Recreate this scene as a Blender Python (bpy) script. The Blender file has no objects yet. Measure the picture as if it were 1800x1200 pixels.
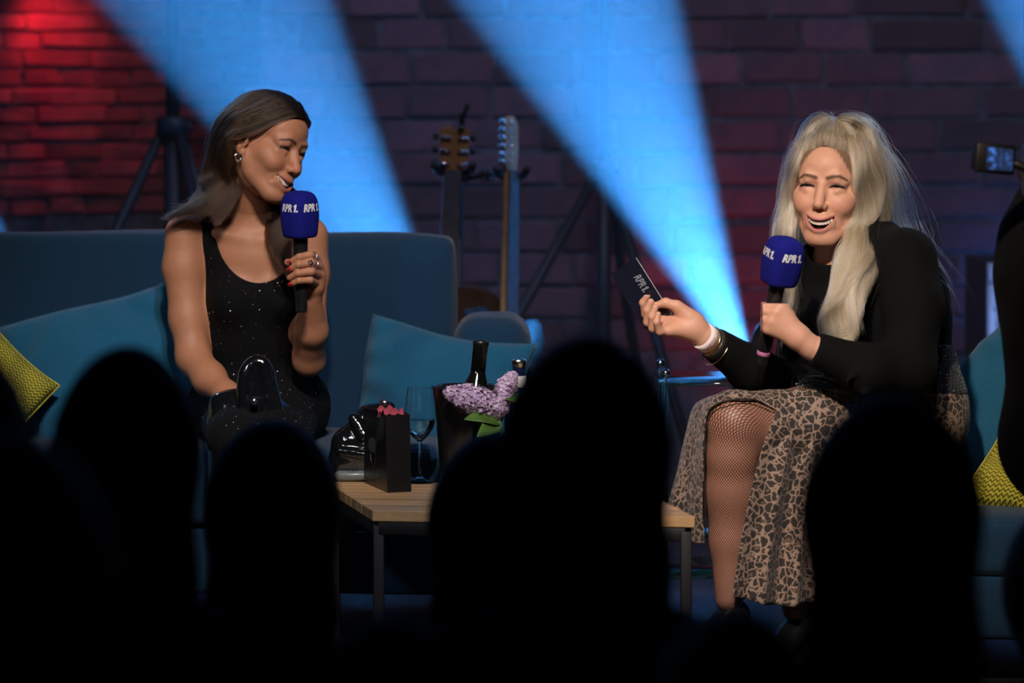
import bpy, bmesh, math, random
import numpy as np
from mathutils import Vector, Matrix

# ---------------------------------------------------------------- camera
SC = bpy.context.scene
COL = SC.collection
F, CAMY, CAMZ = 6640.0, -8.0, 1.2
PITCH = math.atan(450.0 / F)
cam = bpy.data.cameras.new('camera')
cam.sensor_width = 36.0
cam.lens = F * 36.0 / 1800.0
cam.clip_end = 60
cam_ob = bpy.data.objects.new('camera', cam)
COL.objects.link(cam_ob)
cam_ob.location = (0, CAMY, CAMZ)
cam_ob.rotation_euler = (math.pi / 2 - PITCH, 0, 0)
cam.dof.use_dof = True
cam.dof.focus_distance = 7.86
cam.dof.aperture_fstop = 3.0
SC.camera = cam_ob


def P(px, py, Y):
    """photo pixel (1800x1200 frame) at depth plane Y -> world point"""
    u, v = (px - 900) / F, (600 - py) / F
    d = np.array([u, math.cos(PITCH) + v * math.sin(PITCH), -math.sin(PITCH) + v * math.cos(PITCH)])
    return np.array([0, CAMY, CAMZ]) + d * ((Y - CAMY) / d[1])


# ---------------------------------------------------------------- world, lights, exposure
world = bpy.data.worlds.new('world')
SC.world = world
world.use_nodes = True
world.node_tree.nodes['Background'].inputs[0].default_value = (0.25, 0.4, 1, 1)
world.node_tree.nodes['Background'].inputs[1].default_value = 0.003
vs = SC.view_settings
vs.view_transform = 'Standard'
vs.look = 'None'
vs.gamma = 1
vs.use_curve_mapping = False
vs.exposure = 0.0


def spot(name, loc, target, energy, color, size, blend=0.5, radius=0.05):
    l = bpy.data.lights.new(name, 'SPOT')
    l.energy = energy
    l.color = color
    l.spot_size = math.radians(size)
    l.spot_blend = blend
    l.shadow_soft_size = radius
    o = bpy.data.objects.new(name, l)
    COL.objects.link(o)
    o.location = loc
    o.rotation_euler = (Vector(target) - Vector(loc)).to_track_quat('-Z', 'Y').to_euler()
    return o


WARM = (1.0, 0.80, 0.62)
# front stage lanterns hung above the audience, plus an added glint lamp
spot('lantern_or_glint_lamp', (-0.2, -4.6, 4.2), P(450, 480, 0.2), 620, WARM, 17, 0.7, 0.12)
spot('lantern_or_glint_lamp', (-0.6, -5.0, 4.0), P(1450, 620, -0.3), 1200, WARM, 15, 0.7, 0.12)
spot('lantern_or_glint_lamp', (0.3, -4.8, 4.2), P(760, 740, -0.2), 480, (0.9, 0.9, 1.0), 24, 0.7, 0.12)
spot('lantern_or_glint_lamp', (-2.5, -4.2, 3.4), P(520, 690, 0.0), 130, (0.85, 0.92, 1.0), 16, 0.6, 0.2)  # added weak lamp from the left, only for glints on the patent handbag
# blue wash from above, behind the guests
spot('blue_wash', (2.6, 2.3, 3.0), P(1500, 420, -0.2), 75, (0.6, 0.78, 1.0), 22, 0.6, 0.1)
spot('blue_wash', (-2.2, 2.4, 3.2), P(400, 420, 0.1), 60, (0.25, 0.55, 1.0), 24, 0.6, 0.1)
# wall washes
spot('wall_wash', (0.4, -0.4, 4.0), (0.7, 3.0, 1.1), 165, (0.84, 0.73, 0.95), 75, 1.0, 0.1)
spot('red_wash', P(100, -40, 3.43), P(100, 90, 3.60), 12.0, (1.0, 0.035, 0.09), 100, 1.0, 0.05)
spot('red_wash', P(1270, 760, 2.4), P(1300, 470, 3.0), 12.5, (1.0, 0.03, 0.10), 70, 1.0, 0.05)
spot('blue_flood', P(1850, 540, 1.5), P(1765, 470, 3.0), 5.0, (0.30, 0.45, 1.0), 60, 1.0, 0.05)
spot('blue_flood', P(1850, 500, 2.8), P(1750, 470, 3.05), 3.0, (0.06, 0.2, 1.0), 120, 1.0, 0.05)
spot('wall_wash', (-1.0, 1.4, 3.6), (-1.2, 3.9, 1.0), 26, (0.75, 0.5, 0.8), 60, 1.0, 0.1)

# beam projectors on the floor behind the sofa: source pixel, lean to the left, opening
BEAMS = [((827, 721), 30.3, 25.5), ((1318, 655), 24.8, 29.5), ((2085, 680), 16.0, 26.0), ((130, 700), 34.0, 24.0)]
BEAM_YS = [2.08, 1.80, 1.9, 1.9]
for ((bx, by), lean, opening), by_ in zip(BEAMS, BEAM_YS):
    s0 = P(bx, by, by_)
    a = math.radians(lean)
    spot('beam_projector_light', s0, s0 + np.array([-math.sin(a), -0.02, math.cos(a)]), 6200, (0.055, 0.36, 1.0), opening, 0.22, 0.02)

# ---------------------------------------------------------------- helpers
rng = np.random.default_rng(7)
random.seed(7)


def tag(o, label=None, cat=None, group=None, kind=None):
    if label: o['label'] = label
    if cat: o['category'] = cat
    if group: o['group'] = group
    if kind: o['kind'] = kind
    return o


def empty(name, loc=(0, 0, 0), rz=0.0):
    o = bpy.data.objects.new(name, None)
    COL.objects.link(o)
    o.location = loc
    o.rotation_euler = (0, 0, rz)
    o.empty_display_size = 0.05
    return o


def link(name, me, mat=None, parent=None, keep=True):
    """keep: mesh data are in world space even though it is parented"""
    o = bpy.data.objects.new(name, me)
    COL.objects.link(o)
    if mat is not None and not me.materials:
        me.materials.append(mat)
    if parent is not None:
        o.parent = parent
        if keep:
            bpy.context.view_layer.update()
            o.matrix_parent_inverse = parent.matrix_world.inverted()
    return o


def mesh_np(name, verts, faces, smooth=True, colors=None, uv=None):
    verts = np.asarray(verts, np.float32)
    me = bpy.data.meshes.new(name)
    if isinstance(faces, np.ndarray):
        n, k = faces.shape
        me.vertices.add(len(verts))
        me.vertices.foreach_set('co', verts.ravel())
        me.loops.add(n * k)
        me.loops.foreach_set('vertex_index', faces.astype(np.int32).ravel())
        me.polygons.add(n)
        me.polygons.foreach_set('loop_start', np.arange(0, n * k, k, dtype=np.int32))
        me.update(calc_edges=True)
    else:
        me.from_pydata([tuple(map(float, v)) for v in verts], [], [tuple(int(i) for i in f) for f in faces])
        me.update()
    if smooth:
        me.polygons.foreach_set('use_smooth', np.ones(len(me.polygons), bool))
    if colors is not None:
        at = me.attributes.new('Col', 'FLOAT_COLOR', 'POINT')
        c = np.ones((len(verts), 4), np.float32)
        c[:, :3] = colors
        at.data.foreach_set('color', c.ravel())
    if uv is not None:
        at = me.attributes.new('uvp', 'FLOAT_VECTOR', 'POINT')
        c = np.zeros((len(verts), 3), np.float32)
        c[:, :2] = uv
        at.data.foreach_set('vector', c.ravel())
    me.validate()
    return me


def from_bm(name, bm, smooth=False):
    me = bpy.data.meshes.new(name)
    bm.normal_update()
    bm.to_mesh(me)
    bm.free()
    if smooth:
        me.polygons.foreach_set('use_smooth', np.ones(len(me.polygons), bool))
    return me


def bm_box(bm, c, s, rot=None, bevel=0.0, seg=2):
    r = bmesh.ops.create_cube(bm, size=1.0)
    vs_ = r['verts']
    bmesh.ops.scale(bm, vec=Vector(s), verts=vs_)
    if bevel > 0:
        es = list({e for v in vs_ for e in v.link_edges})
        rb = bmesh.ops.bevel(bm, geom=es, offset=bevel, segments=seg, affect='EDGES', profile=0.5, clamp_overlap=True)
        vs_ = list({v for f in rb['faces'] for v in f.verts} | {v for v in vs_ if v.is_valid})
    if rot is not None:
        bmesh.ops.rotate(bm, cent=(0, 0, 0), matrix=rot, verts=vs_)
    bmesh.ops.translate(bm, vec=Vector(c), verts=vs_)
    return vs_


def box(name, c, s, mat, parent=None, rot=None, bevel=0.0, seg=2, smooth=True):
    bm = bmesh.new()
    bm_box(bm, c, s, rot, bevel, seg)
    me = from_bm(name, bm, smooth and bevel > 0)
    return link(name, me, mat, parent)


def tube_mesh(name, pts, rad, n=10, cap=True, closed=False):
    pts = np.asarray(pts, float)
    K = len(pts)
    rad = np.broadcast_to(np.asarray(rad, float), (K,))
    if closed:
        tan = np.roll(pts, -1, 0) - np.roll(pts, 1, 0)
    else:
        tan = np.gradient(pts, axis=0)
    tan /= np.linalg.norm(tan, axis=1)[:, None] + 1e-12
    up = np.array([0, 0, 1.0]) if abs(tan[0][2]) < 0.9 else np.array([1.0, 0, 0])
    nrm = np.cross(tan[0], up); nrm /= np.linalg.norm(nrm)
    V = []
    for i in range(K):
        nrm = nrm - tan[i] * np.dot(nrm, tan[i]); nrm /= np.linalg.norm(nrm) + 1e-12
        b = np.cross(tan[i], nrm)
        a = np.linspace(0, 2 * np.pi, n, endpoint=False)
        V.append(pts[i] + rad[i] * (np.cos(a)[:, None] * nrm + np.sin(a)[:, None] * b))
    V = np.concatenate(V)
    Fc = []
    m = K if closed else K - 1
    for i in range(m):
        j2 = (i + 1) % K
        for j in range(n):
            Fc.append((i * n + j, i * n + (j + 1) % n, j2 * n + (j + 1) % n, j2 * n + j))
    if cap and not closed:
        Fc.append(tuple(range(n - 1, -1, -1)))
        Fc.append(tuple((K - 1) * n + j for j in range(n)))
    return mesh_np(name, V, Fc)


def tube(name, pts, rad, mat, parent=None, n=10, cap=True, closed=False):
    return link(name, tube_mesh(name, pts, rad, n, cap, closed), mat, parent)


def lathe_mesh(name, prof, n=32, axis=((0, 0, 0), (0, 0, 1)), pw=2.0, twist=0.0):
    """prof: list of (r, h) along axis; pw>2 makes a rounded square section"""
    o = np.array(axis[0], float)
    ax = np.array(axis[1], float); ax /= np.linalg.norm(ax)
    ref = np.array([0, -1.0, 0]) if abs(ax[1]) < 0.9 else np.array([1.0, 0, 0])
    e1 = ref - ax * np.dot(ref, ax); e1 /= np.linalg.norm(e1)
    e2 = np.cross(ax, e1)
    V, Fc = [], []
    a = np.linspace(0, 2 * np.pi, n, endpoint=False)
    ca, sa = np.cos(a - twist), np.sin(a - twist)
    k = (np.abs(ca) ** pw + np.abs(sa) ** pw) ** (-1.0 / pw)
    for r, h in prof:
        V.append(o + ax * h + (r * k)[:, None] * (np.cos(a)[:, None] * e1 + np.sin(a)[:, None] * e2))
    K = len(prof)
    for i in range(K - 1):
        for j in range(n):
            Fc.append((i * n + j, i * n + (j + 1) % n, (i + 1) * n + (j + 1) % n, (i + 1) * n + j))
    if prof[0][0] > 1e-6: Fc.append(tuple(range(n - 1, -1, -1)))
    if prof[-1][0] > 1e-6: Fc.append(tuple((K - 1) * n + j for j in range(n)))
    return mesh_np(name, np.concatenate(V), Fc)


def lathe(name, prof, mat, parent=None, **k):
    return link(name, lathe_mesh(name, prof, **k), mat, parent)


def catmull(pts, K):
    pts = np.asarray(pts, float)
    d = np.concatenate([[0], np.cumsum(np.linalg.norm(np.diff(pts, axis=0), axis=1) ** 0.5)])
    d /= d[-1]
    t = np.linspace(0, 1, K)
    p = np.vstack([2 * pts[0] - pts[1], pts, 2 * pts[-1] - pts[-2]])
    i = np.clip(np.searchsorted(d, t, side='right') - 1, 0, len(pts) - 2)
    u = ((t - d[i]) / (d[i + 1] - d[i] + 1e-9))[:, None]
    p0, p1, p2, p3 = p[i], p[i + 1], p[i + 2], p[i + 3]
    return 0.5 * (2 * p1 + (p2 - p0) * u + (2 * p0 - 5 * p1 + 4 * p2 - p3) * u ** 2 + (3 * p1 - p0 - 3 * p2 + p3) * u ** 3)


# ---- signed distance fields meshed with surface nets
class Field:
    def __init__(self, lo, hi, h):
        self.lo, self.h = np.array(lo, float), h
        n = np.ceil((np.array(hi, float) - self.lo) / h).astype(int) + 1
        self.ax = [(self.lo[i] + h * np.arange(n[i])).astype(np.float32) for i in range(3)]
        self.D = np.full(n, 0.5, np.float32)

    def _op(self, lo, hi, fn, k, op):
        s = []
        for i in range(3):
            a = int(np.floor((lo[i] - self.lo[i]) / self.h)); b = int(np.ceil((hi[i] - self.lo[i]) / self.h)) + 1
            a, b = max(a, 0), min(b, self.D.shape[i])
            if a >= b: return self
            s.append(slice(a, b))
        X, Y, Z = self.ax[0][s[0]][:, None, None], self.ax[1][s[1]][None, :, None], self.ax[2][s[2]][None, None, :]
        d = fn(X, Y, Z).astype(np.float32)
        D = self.D[tuple(s)]
        if op == 'u':
            q = np.clip(0.5 + 0.5 * (D - d) / k, 0, 1)
            self.D[tuple(s)] = D + (d - D) * q - k * q * (1 - q)
        elif op == 's':
            q = np.clip(0.5 - 0.5 * (D + d) / k, 0, 1)
            self.D[tuple(s)] = D + (-d - D) * q + k * q * (1 - q)
        else:
            self.D[tuple(s)] = np.maximum(D, d)
        return self

    def ell(self, c, r, k=0.01, R=None, op='u'):
        c, r = np.array(c, float), np.array(r, float)
        m = (r if R is None else np.full(3, r.max())) + k * 1.3 + 2 * self.h
        Rm = np.eye(3) if R is None else np.array(R, float)

        def fn(X, Y, Z):
            x, y, z = X - c[0], Y - c[1], Z - c[2]
            if R is not None:
                x, y, z = (x * Rm[0][i] + y * Rm[1][i] + z * Rm[2][i] for i in range(3))
            k0 = np.sqrt((x / r[0]) ** 2 + (y / r[1]) ** 2 + (z / r[2]) ** 2)
            k1 = np.sqrt((x / r[0] ** 2) ** 2 + (y / r[1] ** 2) ** 2 + (z / r[2] ** 2) ** 2) + 1e-9
            return k0 * (k0 - 1) / k1
        return self._op(c - m, c + m, fn, k, op)

    def cone(self, a, b, r1, r2, k=0.01, op='u', flat=None):
        """round cone; flat=(unit vector, factor) squeezes along that vector"""
        a, b = np.array(a, float), np.array(b, float)
        ab = b - a
        L2 = float(ab @ ab) + 1e-12
        m = max(r1, r2) * (1.0 if flat is None else max(1.0, 1.0 / min(1, flat[1]))) + k * 1.3 + 2 * self.h

        def fn(X, Y, Z):
            x, y, z = X - a[0], Y - a[1], Z - a[2]
            t = np.clip((x * ab[0] + y * ab[1] + z * ab[2]) / L2, 0, 1)
            dx, dy, dz = x - t * ab[0], y - t * ab[1], z - t * ab[2]
            if flat is not None:
                w, f = flat
                q = (dx * w[0] + dy * w[1] + dz * w[2]) * (1.0 / f - 1.0)
                dx, dy, dz = dx + q * w[0], dy + q * w[1], dz + q * w[2]
            return (np.sqrt(dx * dx + dy * dy + dz * dz) - (r1 + t * (r2 - r1))) * (1.0 if flat is None else min(1.0, flat[1]) ** 0.5)
        return self._op(np.minimum(a, b) - m, np.maximum(a, b) + m, fn, k, op)

    def chain(self, pts, rad, k=0.01, op='u', flat=None):
        for i in range(len(pts) - 1):
            self.cone(pts[i], pts[i + 1], rad[i], rad[i + 1], k, op, flat)
        return self

    def func(self, fn, lo=None, hi=None, k=0.003, op='s'):
        lo = self.lo if lo is None else lo
        hi = (self.lo + self.h * np.array(self.D.shape)) if hi is None else hi
        return self._op(lo, hi, fn, k, op)

    def mesh(self):
        D, h = self.D, self.h
        D = np.pad(D, 1, constant_values=0.5)
        lo = self.lo - h
        s = D < 0
        su = s.astype(np.uint8)
        c = sum(su[i:su.shape[0] - 1 + i, j:su.shape[1] - 1 + j, k:su.shape[2] - 1 + k] for i in (0, 1) for j in (0, 1) for k in (0, 1))
        ai = np.argwhere((c > 0) & (c < 8))
        idx = np.full(c.shape, -1, np.int32)
        idx[tuple(ai.T)] = np.arange(len(ai))
        offs = np.array([(i, j, k) for i in (0, 1) for j in (0, 1) for k in (0, 1)])
        val = np.stack([D[tuple((ai + o).T)] for o in offs], 1)
        acc = np.zeros((len(ai), 3)); cnt = np.zeros(len(ai))
        for e0 in range(8):
            for e1 in range(e0 + 1, 8):
                if np.abs(offs[e0] - offs[e1]).sum() != 1: continue
                a, b = val[:, e0], val[:, e1]
                m = (a < 0) != (b < 0)
                t = a / np.where(m, a - b, 1)
                p = offs[e0] + t[:, None] * (offs[e1] - offs[e0])
                acc[m] += p[m]; cnt[m] += 1
        V = lo + h * (ai + acc / cnt[:, None])
        Q = []
        for ax in range(3):
            o1, o2 = (ax + 1) % 3, (ax + 2) % 3
            sl0 = [slice(1, -1)] * 3; sl1 = [slice(1, -1)] * 3
            sl0[ax] = slice(0, -1); sl1[ax] = slice(1, None)
            a, b = s[tuple(sl0)], s[tuple(sl1)]
            e = np.argwhere(a != b)
            if not len(e): continue
            inside = a[tuple(e.T)]
            base = e.copy(); base[:, o1] += 1; base[:, o2] += 1
            d1 = np.zeros(3, int); d1[o1] = 1
            d2 = np.zeros(3, int); d2[o2] = 1
            q = np.stack([idx[tuple((base - d1 - d2).T)], idx[tuple((base - d2).T)], idx[tuple(base.T)], idx[tuple((base - d1).T)]], 1)
            q[~inside] = q[~inside][:, ::-1]
            Q.append(q)
        return V, np.concatenate(Q)


def relax(V, Q, it=2, lam=0.5):
    n = len(V)
    e = np.concatenate([Q[:, [0, 1]], Q[:, [1, 2]], Q[:, [2, 3]], Q[:, [3, 0]]])
    deg = np.bincount(e[:, 0], minlength=n) + np.bincount(e[:, 1], minlength=n)
    for _ in range(it):
        S = np.stack([np.bincount(e[:, 0], V[e[:, 1], i], n) + np.bincount(e[:, 1], V[e[:, 0], i], n) for i in range(3)], 1)
        V = V + lam * (S / np.maximum(deg, 1)[:, None] - V)
    return V


def merge(parts):
    """list of (V, Q, colors) -> one"""
    Vs, Qs, Cs, o = [], [], [], 0
    for V, Q, C in parts:
        Vs.append(V); Qs.append(Q + o); Cs.append(C); o += len(V)
    return np.concatenate(Vs), np.concatenate(Qs), np.concatenate(Cs)


# ---- procedural materials
def new_mat(name):
    m = bpy.data.materials.new(name)
    m.use_nodes = True
    nt = m.node_tree
    return m, nt, nt.nodes['Principled BSDF']


def N(nt, typ, **k):
    n = nt.nodes.new(typ)
    for a, v in k.items():
        if a.startswith('i_'):
            n.inputs[a[2:].replace('_', ' ')].default_value = v
        else:
            setattr(n, a, v)
    return n


def mat(name, color, rough=0.5, metal=0.0, var=0.15, scale=30.0, bump=0.1, bscale=200.0, coat=0.0, spec=0.5, sheen=0.0,
        color2=None, rand=0.0, sss=0.0):
    m, nt, b = new_mat(name)
    tc = N(nt, 'ShaderNodeTexCoord')
    nz = N(nt, 'ShaderNodeTexNoise', i_Scale=scale, i_Detail=4.0)
    nt.links.new(tc.outputs['Object'], nz.inputs['Vector'])
    mx = N(nt, 'ShaderNodeMixRGB')
    c2 = color2 or tuple(c * (1 - var * 2.2) for c in color)
    mx.inputs[1].default_value = (*c2, 1)
    mx.inputs[2].default_value = (*color, 1)
    rp = N(nt, 'ShaderNodeMapRange')
    rp.inputs['From Min'].default_value = 0.35; rp.inputs['From Max'].default_value = 0.65
    nt.links.new(nz.outputs['Fac'], rp.inputs['Value'])
    nt.links.new(rp.outputs['Result'], mx.inputs[0])
    out = mx.outputs[0]
    if rand > 0:
        oi = N(nt, 'ShaderNodeObjectInfo')
        hs = N(nt, 'ShaderNodeHueSaturation')
        mr = N(nt, 'ShaderNodeMapRange')
        mr.inputs['To Min'].default_value = 1 - rand; mr.inputs['To Max'].default_value = 1 + rand
        nt.links.new(oi.outputs['Random'], mr.inputs['Value'])
        nt.links.new(mr.outputs['Result'], hs.inputs['Value'])
        nt.links.new(out, hs.inputs['Color'])
        out = hs.outputs[0]
    nt.links.new(out, b.inputs['Base Color'])
    b.inputs['Roughness'].default_value = rough
    b.inputs['Metallic'].default_value = metal
    b.inputs['Coat Weight'].default_value = coat
    b.inputs['Coat Roughness'].default_value = 0.08
    b.inputs['Specular IOR Level'].default_value = spec
    b.inputs['Sheen Weight'].default_value = sheen
    if sss:
        b.inputs['Subsurface Weight'].default_value = sss
        b.inputs['Subsurface Scale'].default_value = 0.01
    if bump > 0:
        n2 = N(nt, 'ShaderNodeTexNoise', i_Scale=bscale, i_Detail=3.0)
        nt.links.new(tc.outputs['Object'], n2.inputs['Vector'])
        bp = N(nt, 'ShaderNodeBump', i_Strength=bump, i_Distance=0.004)
        nt.links.new(n2.outputs['Fac'], bp.inputs['Height'])
        nt.links.new(bp.outputs[0], b.inputs['Normal'])
    return m


def weave_mat(name, c1, c2, scale=900.0, rough=0.9, bump=0.4, sheen=0.15, coord='Object', zig=0.0):
    """woven cloth: crossing threads, slub noise"""
    m, nt, b = new_mat(name)
    tc = N(nt, 'ShaderNodeTexCoord')
    if coord == 'uvp':
        at = N(nt, 'ShaderNodeAttribute', attribute_name='uvp'); src = at.outputs['Vector']
    else:
        src = tc.outputs[coord]
    w1 = N(nt, 'ShaderNodeTexWave', wave_type='BANDS', bands_direction='X', i_Scale=scale / 20.0, i_Distortion=1.5 + zig)
    w2 = N(nt, 'ShaderNodeTexWave', wave_type='BANDS', bands_direction='Z' if coord != 'uvp' else 'Y', i_Scale=scale / 20.0, i_Distortion=1.5)
    w1.inputs['Detail Scale'].default_value = 2.0
    nz = N(nt, 'ShaderNodeTexNoise', i_Scale=scale / 4.0, i_Detail=3.0)
    for n in (w1, w2, nz): nt.links.new(src, n.inputs['Vector'])
    mm = N(nt, 'ShaderNodeMath', operation='MULTIPLY')
    nt.links.new(w1.outputs['Fac'], mm.inputs[0]); nt.links.new(w2.outputs['Fac'], mm.inputs[1])
    ad = N(nt, 'ShaderNodeMath', operation='ADD')
    nt.links.new(mm.outputs[0], ad.inputs[0]); nt.links.new(nz.outputs['Fac'], ad.inputs[1])
    mr = N(nt, 'ShaderNodeMapRange'); mr.inputs['From Min'].default_value = 0.3; mr.inputs['From Max'].default_value = 1.2
    nt.links.new(ad.outputs[0], mr.inputs['Value'])
    mx = N(nt, 'ShaderNodeMixRGB'); mx.inputs[1].default_value = (*c2, 1); mx.inputs[2].default_value = (*c1, 1)
    nt.links.new(mr.outputs['Result'], mx.inputs[0])
    nt.links.new(mx.outputs[0], b.inputs['Base Color'])
    b.inputs['Roughness'].default_value = rough
    b.inputs['Sheen Weight'].default_value = sheen
    b.inputs['Specular IOR Level'].default_value = 0.2
    bp = N(nt, 'ShaderNodeBump', i_Strength=bump, i_Distance=0.002)
    nt.links.new(ad.outputs[0], bp.inputs['Height']); nt.links.new(bp.outputs[0], b.inputs['Normal'])
    return m


def col_mat(name, rough=0.45, sss=0.12, bump=0.06, bscale=350.0):
    """colour from the point attribute Col (skin with make-up)"""
    m, nt, b = new_mat(name)
    at = N(nt, 'ShaderNodeAttribute', attribute_name='Col')
    tc = N(nt, 'ShaderNodeTexCoord')
    nz = N(nt, 'ShaderNodeTexNoise', i_Scale=60.0, i_Detail=4.0)
    nt.links.new(tc.outputs['Object'], nz.inputs['Vector'])
    hs = N(nt, 'ShaderNodeHueSaturation')
    mr = N(nt, 'ShaderNodeMapRange'); mr.inputs['To Min'].default_value = 0.88; mr.inputs['To Max'].default_value = 1.12
    nt.links.new(nz.outputs['Fac'], mr.inputs['Value']); nt.links.new(mr.outputs['Result'], hs.inputs['Value'])
    nt.links.new(at.outputs['Color'], hs.inputs['Color'])
    nt.links.new(hs.outputs[0], b.inputs['Base Color'])
    b.inputs['Roughness'].default_value = rough
    b.inputs['Subsurface Weight'].default_value = sss
    b.inputs['Subsurface Radius'].default_value = (1.0, 0.35, 0.2)
    b.inputs['Subsurface Scale'].default_value = 0.006
    n2 = N(nt, 'ShaderNodeTexNoise', i_Scale=bscale, i_Detail=3.0)
    nt.links.new(tc.outputs['Object'], n2.inputs['Vector'])
    bp = N(nt, 'ShaderNodeBump', i_Strength=bump, i_Distance=0.002)
    nt.links.new(n2.outputs['Fac'], bp.inputs['Height']); nt.links.new(bp.outputs[0], b.inputs['Normal'])
    return m


def glass_mat(name, color=(1, 1, 1), ior=1.45, rough=0.0):
    m, nt, b = new_mat(name)
    b.inputs['Base Color'].default_value = (*color, 1)
    b.inputs['Transmission Weight'].default_value = 1.0
    b.inputs['Roughness'].default_value = rough
    b.inputs['IOR'].default_value = ior
    return m


def emit_mat(name, color, strength):
    m, nt, b = new_mat(name)
    b.inputs['Base Color'].default_value = (*color, 1)
    b.inputs['Emission Color'].default_value = (*color, 1)
    b.inputs['Emission Strength'].default_value = strength
    return m


def text_mesh(name, body, height, shear=0.0, extrude=0.0, weight=0.0):
    """flat lettering as a mesh in its own xy plane, centred, cap height = height"""
    cu = bpy.data.curves.new(name, 'FONT')
    cu.body = body
    cu.shear = shear
    cu.offset = weight
    cu.extrude = extrude
    cu.resolution_u = 3
    cu.fill_mode = 'BOTH' if extrude > 0 else 'FRONT'
    ob = bpy.data.objects.new(name, cu)
    COL.objects.link(ob)
    dg = bpy.context.evaluated_depsgraph_get()
    me = bpy.data.meshes.new_from_object(ob.evaluated_get(dg))
    bpy.data.objects.remove(ob)
    bpy.data.curves.remove(cu)
    n = len(me.vertices)
    v = np.zeros(n * 3, np.float32); me.vertices.foreach_get('co', v); v = v.reshape(-1, 3)
    lo, hi = v.min(0), v.max(0)
    s = height / (hi[1] - lo[1])
    v[:, 0] = (v[:, 0] - (lo[0] + hi[0]) / 2) * s
    v[:, 1] = (v[:, 1] - (lo[1] + hi[1]) / 2) * s
    me.vertices.foreach_set('co', v.ravel())
    return me


def logo_mesh(height, shear=0.2, weight=0.03):
    """the station lettering RPR1. with a flagged figure one, in its own xy plane"""
    me = text_mesh('logo', 'RPR', height, 0.0, 0.0, weight)
    n = len(me.vertices)
    v = np.zeros(n * 3, np.float32); me.vertices.foreach_get('co', v); v = v.reshape(-1, 3) / height
    x0 = v[:, 0].max() + 0.10
    bm = bmesh.new(); bm.from_mesh(me)
    for k, w in enumerate(bm.verts): w.co = Vector((v[k, 0], v[k, 1], 0))
    for poly in ([(0.0, 0.62), (0.0, 0.80), (0.24, 1.0), (0.46, 1.0), (0.46, 0.0), (0.17, 0.0), (0.17, 0.70)], [(0.55, 0), (0.79, 0), (0.79, 0.24), (0.55, 0.24)]):
        bm.faces.new([bm.verts.new((x0 + a, b_ - 0.5, 0)) for a, b_ in poly])
    bmesh.ops.triangulate(bm, faces=bm.faces)
    xs = [w.co.x for w in bm.verts]; xm = (min(xs) + max(xs)) / 2
    for w in bm.verts: w.co = Vector(((w.co.x - xm + shear * w.co.y) * height, w.co.y * height, 0))
    bm.to_mesh(me); bm.free()
    return me


def mesh_map(me, fn):
    n = len(me.vertices)
    v = np.zeros(n * 3, np.float32); me.vertices.foreach_get('co', v)
    me.vertices.foreach_set('co', np.asarray(fn(v.reshape(-1, 3)), np.float32).ravel())
    me.update()
    return me

# ---------------------------------------------------------------- the setting
M_floor = mat('stage_floor_paint', (0.02, 0.022, 0.028), 0.45, var=0.2, scale=8, bump=0.15, bscale=120)
M_black = mat('black_paint', (0.012, 0.012, 0.014), 0.5, bump=0.05)
M_mortar = mat('mortar', (0.098, 0.098, 0.106), 0.95, var=0.25, scale=25, bump=0.8, bscale=90)
M_brick = mat('brick', (0.125, 0.055, 0.062), 0.92, var=0.2, scale=14, bump=0.9, bscale=60, color2=(0.075, 0.043, 0.054), rand=0.45)
M_brick_l = mat('old_brick', (0.18, 0.05, 0.04), 0.92, var=0.2, scale=14, bump=0.8, bscale=70, color2=(0.10, 0.03, 0.03), rand=0.4)

tag(box('floor', (0, 0.9, -0.03), (7, 5.2, 0.06), M_floor), kind='structure')
tag(box('trim_1', (0, -1.69, -0.24), (7, 0.02, 0.42), M_black), kind='structure')
tag(box('floor_auditorium', (0, -5.2, -0.48), (9, 7.0, 0.06), M_black), kind='structure')


def brick_mesh(name, L, H, T, r):
    """chamfered brick with uneven corners, front face towards -Y"""
    bm = bmesh.new()
    bm_box(bm, (0, 0, 0), (L, T, H), bevel=min(H, T) * 0.12, seg=1)
    for v in bm.verts:
        v.co += Vector((r.normal(0, 0.004), r.normal(0, 0.002), r.normal(0, 0.0022)))
    return from_bm(name, bm)


def brick_wall(root, org, ux, width, z0, rows, pitch, lens, joint, mtl, seed, depth):
    r = np.random.default_rng(seed)
    nrm = np.array([ux[1], -ux[0], 0])
    ang = math.atan2(ux[1], ux[0])
    meshes = {}
    for L in lens:
        for k in range(3):
            me = brick_mesh('brick', L - joint, pitch - joint, depth, r)
            me.materials.append(mtl)
            meshes[(L, k)] = me
    for i in range(rows):
        x = -r.uniform(0, lens[0])
        while x < width:
            L = lens[int(r.integers(len(lens)))]
            xc = x + L / 2
            if -0.02 < xc < width + 0.02:
                p = org + ux * xc + nrm * r.normal(0, 0.0035) + np.array([0, 0, z0 + pitch * (i + 0.5) + r.normal(0, 0.002)])
                o = bpy.data.objects.new('brick', meshes[(L, int(r.integers(3)))])
                COL.objects.link(o)
                o.parent = root
                o.location = p
                o.rotation_euler = (0, r.normal(0, 0.006), ang + (math.pi if r.random() < 0.5 else 0))
            x += L


# wall behind the guitars: big bricks
wb = box('wall_back', (0.79, 3.11, 1.05), (3.04, 0.16, 2.3), M_mortar)
tag(wb, kind='structure')
wb2 = wb
brick_wall(wb, np.array([-0.72, 3.043, 0.0]), np.array([1.0, 0, 0]), 2.95, 0.42, 16, 0.0975, (0.22, 0.20, 0.33, 0.24), 0.013, M_brick, 3, 0.05)
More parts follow.
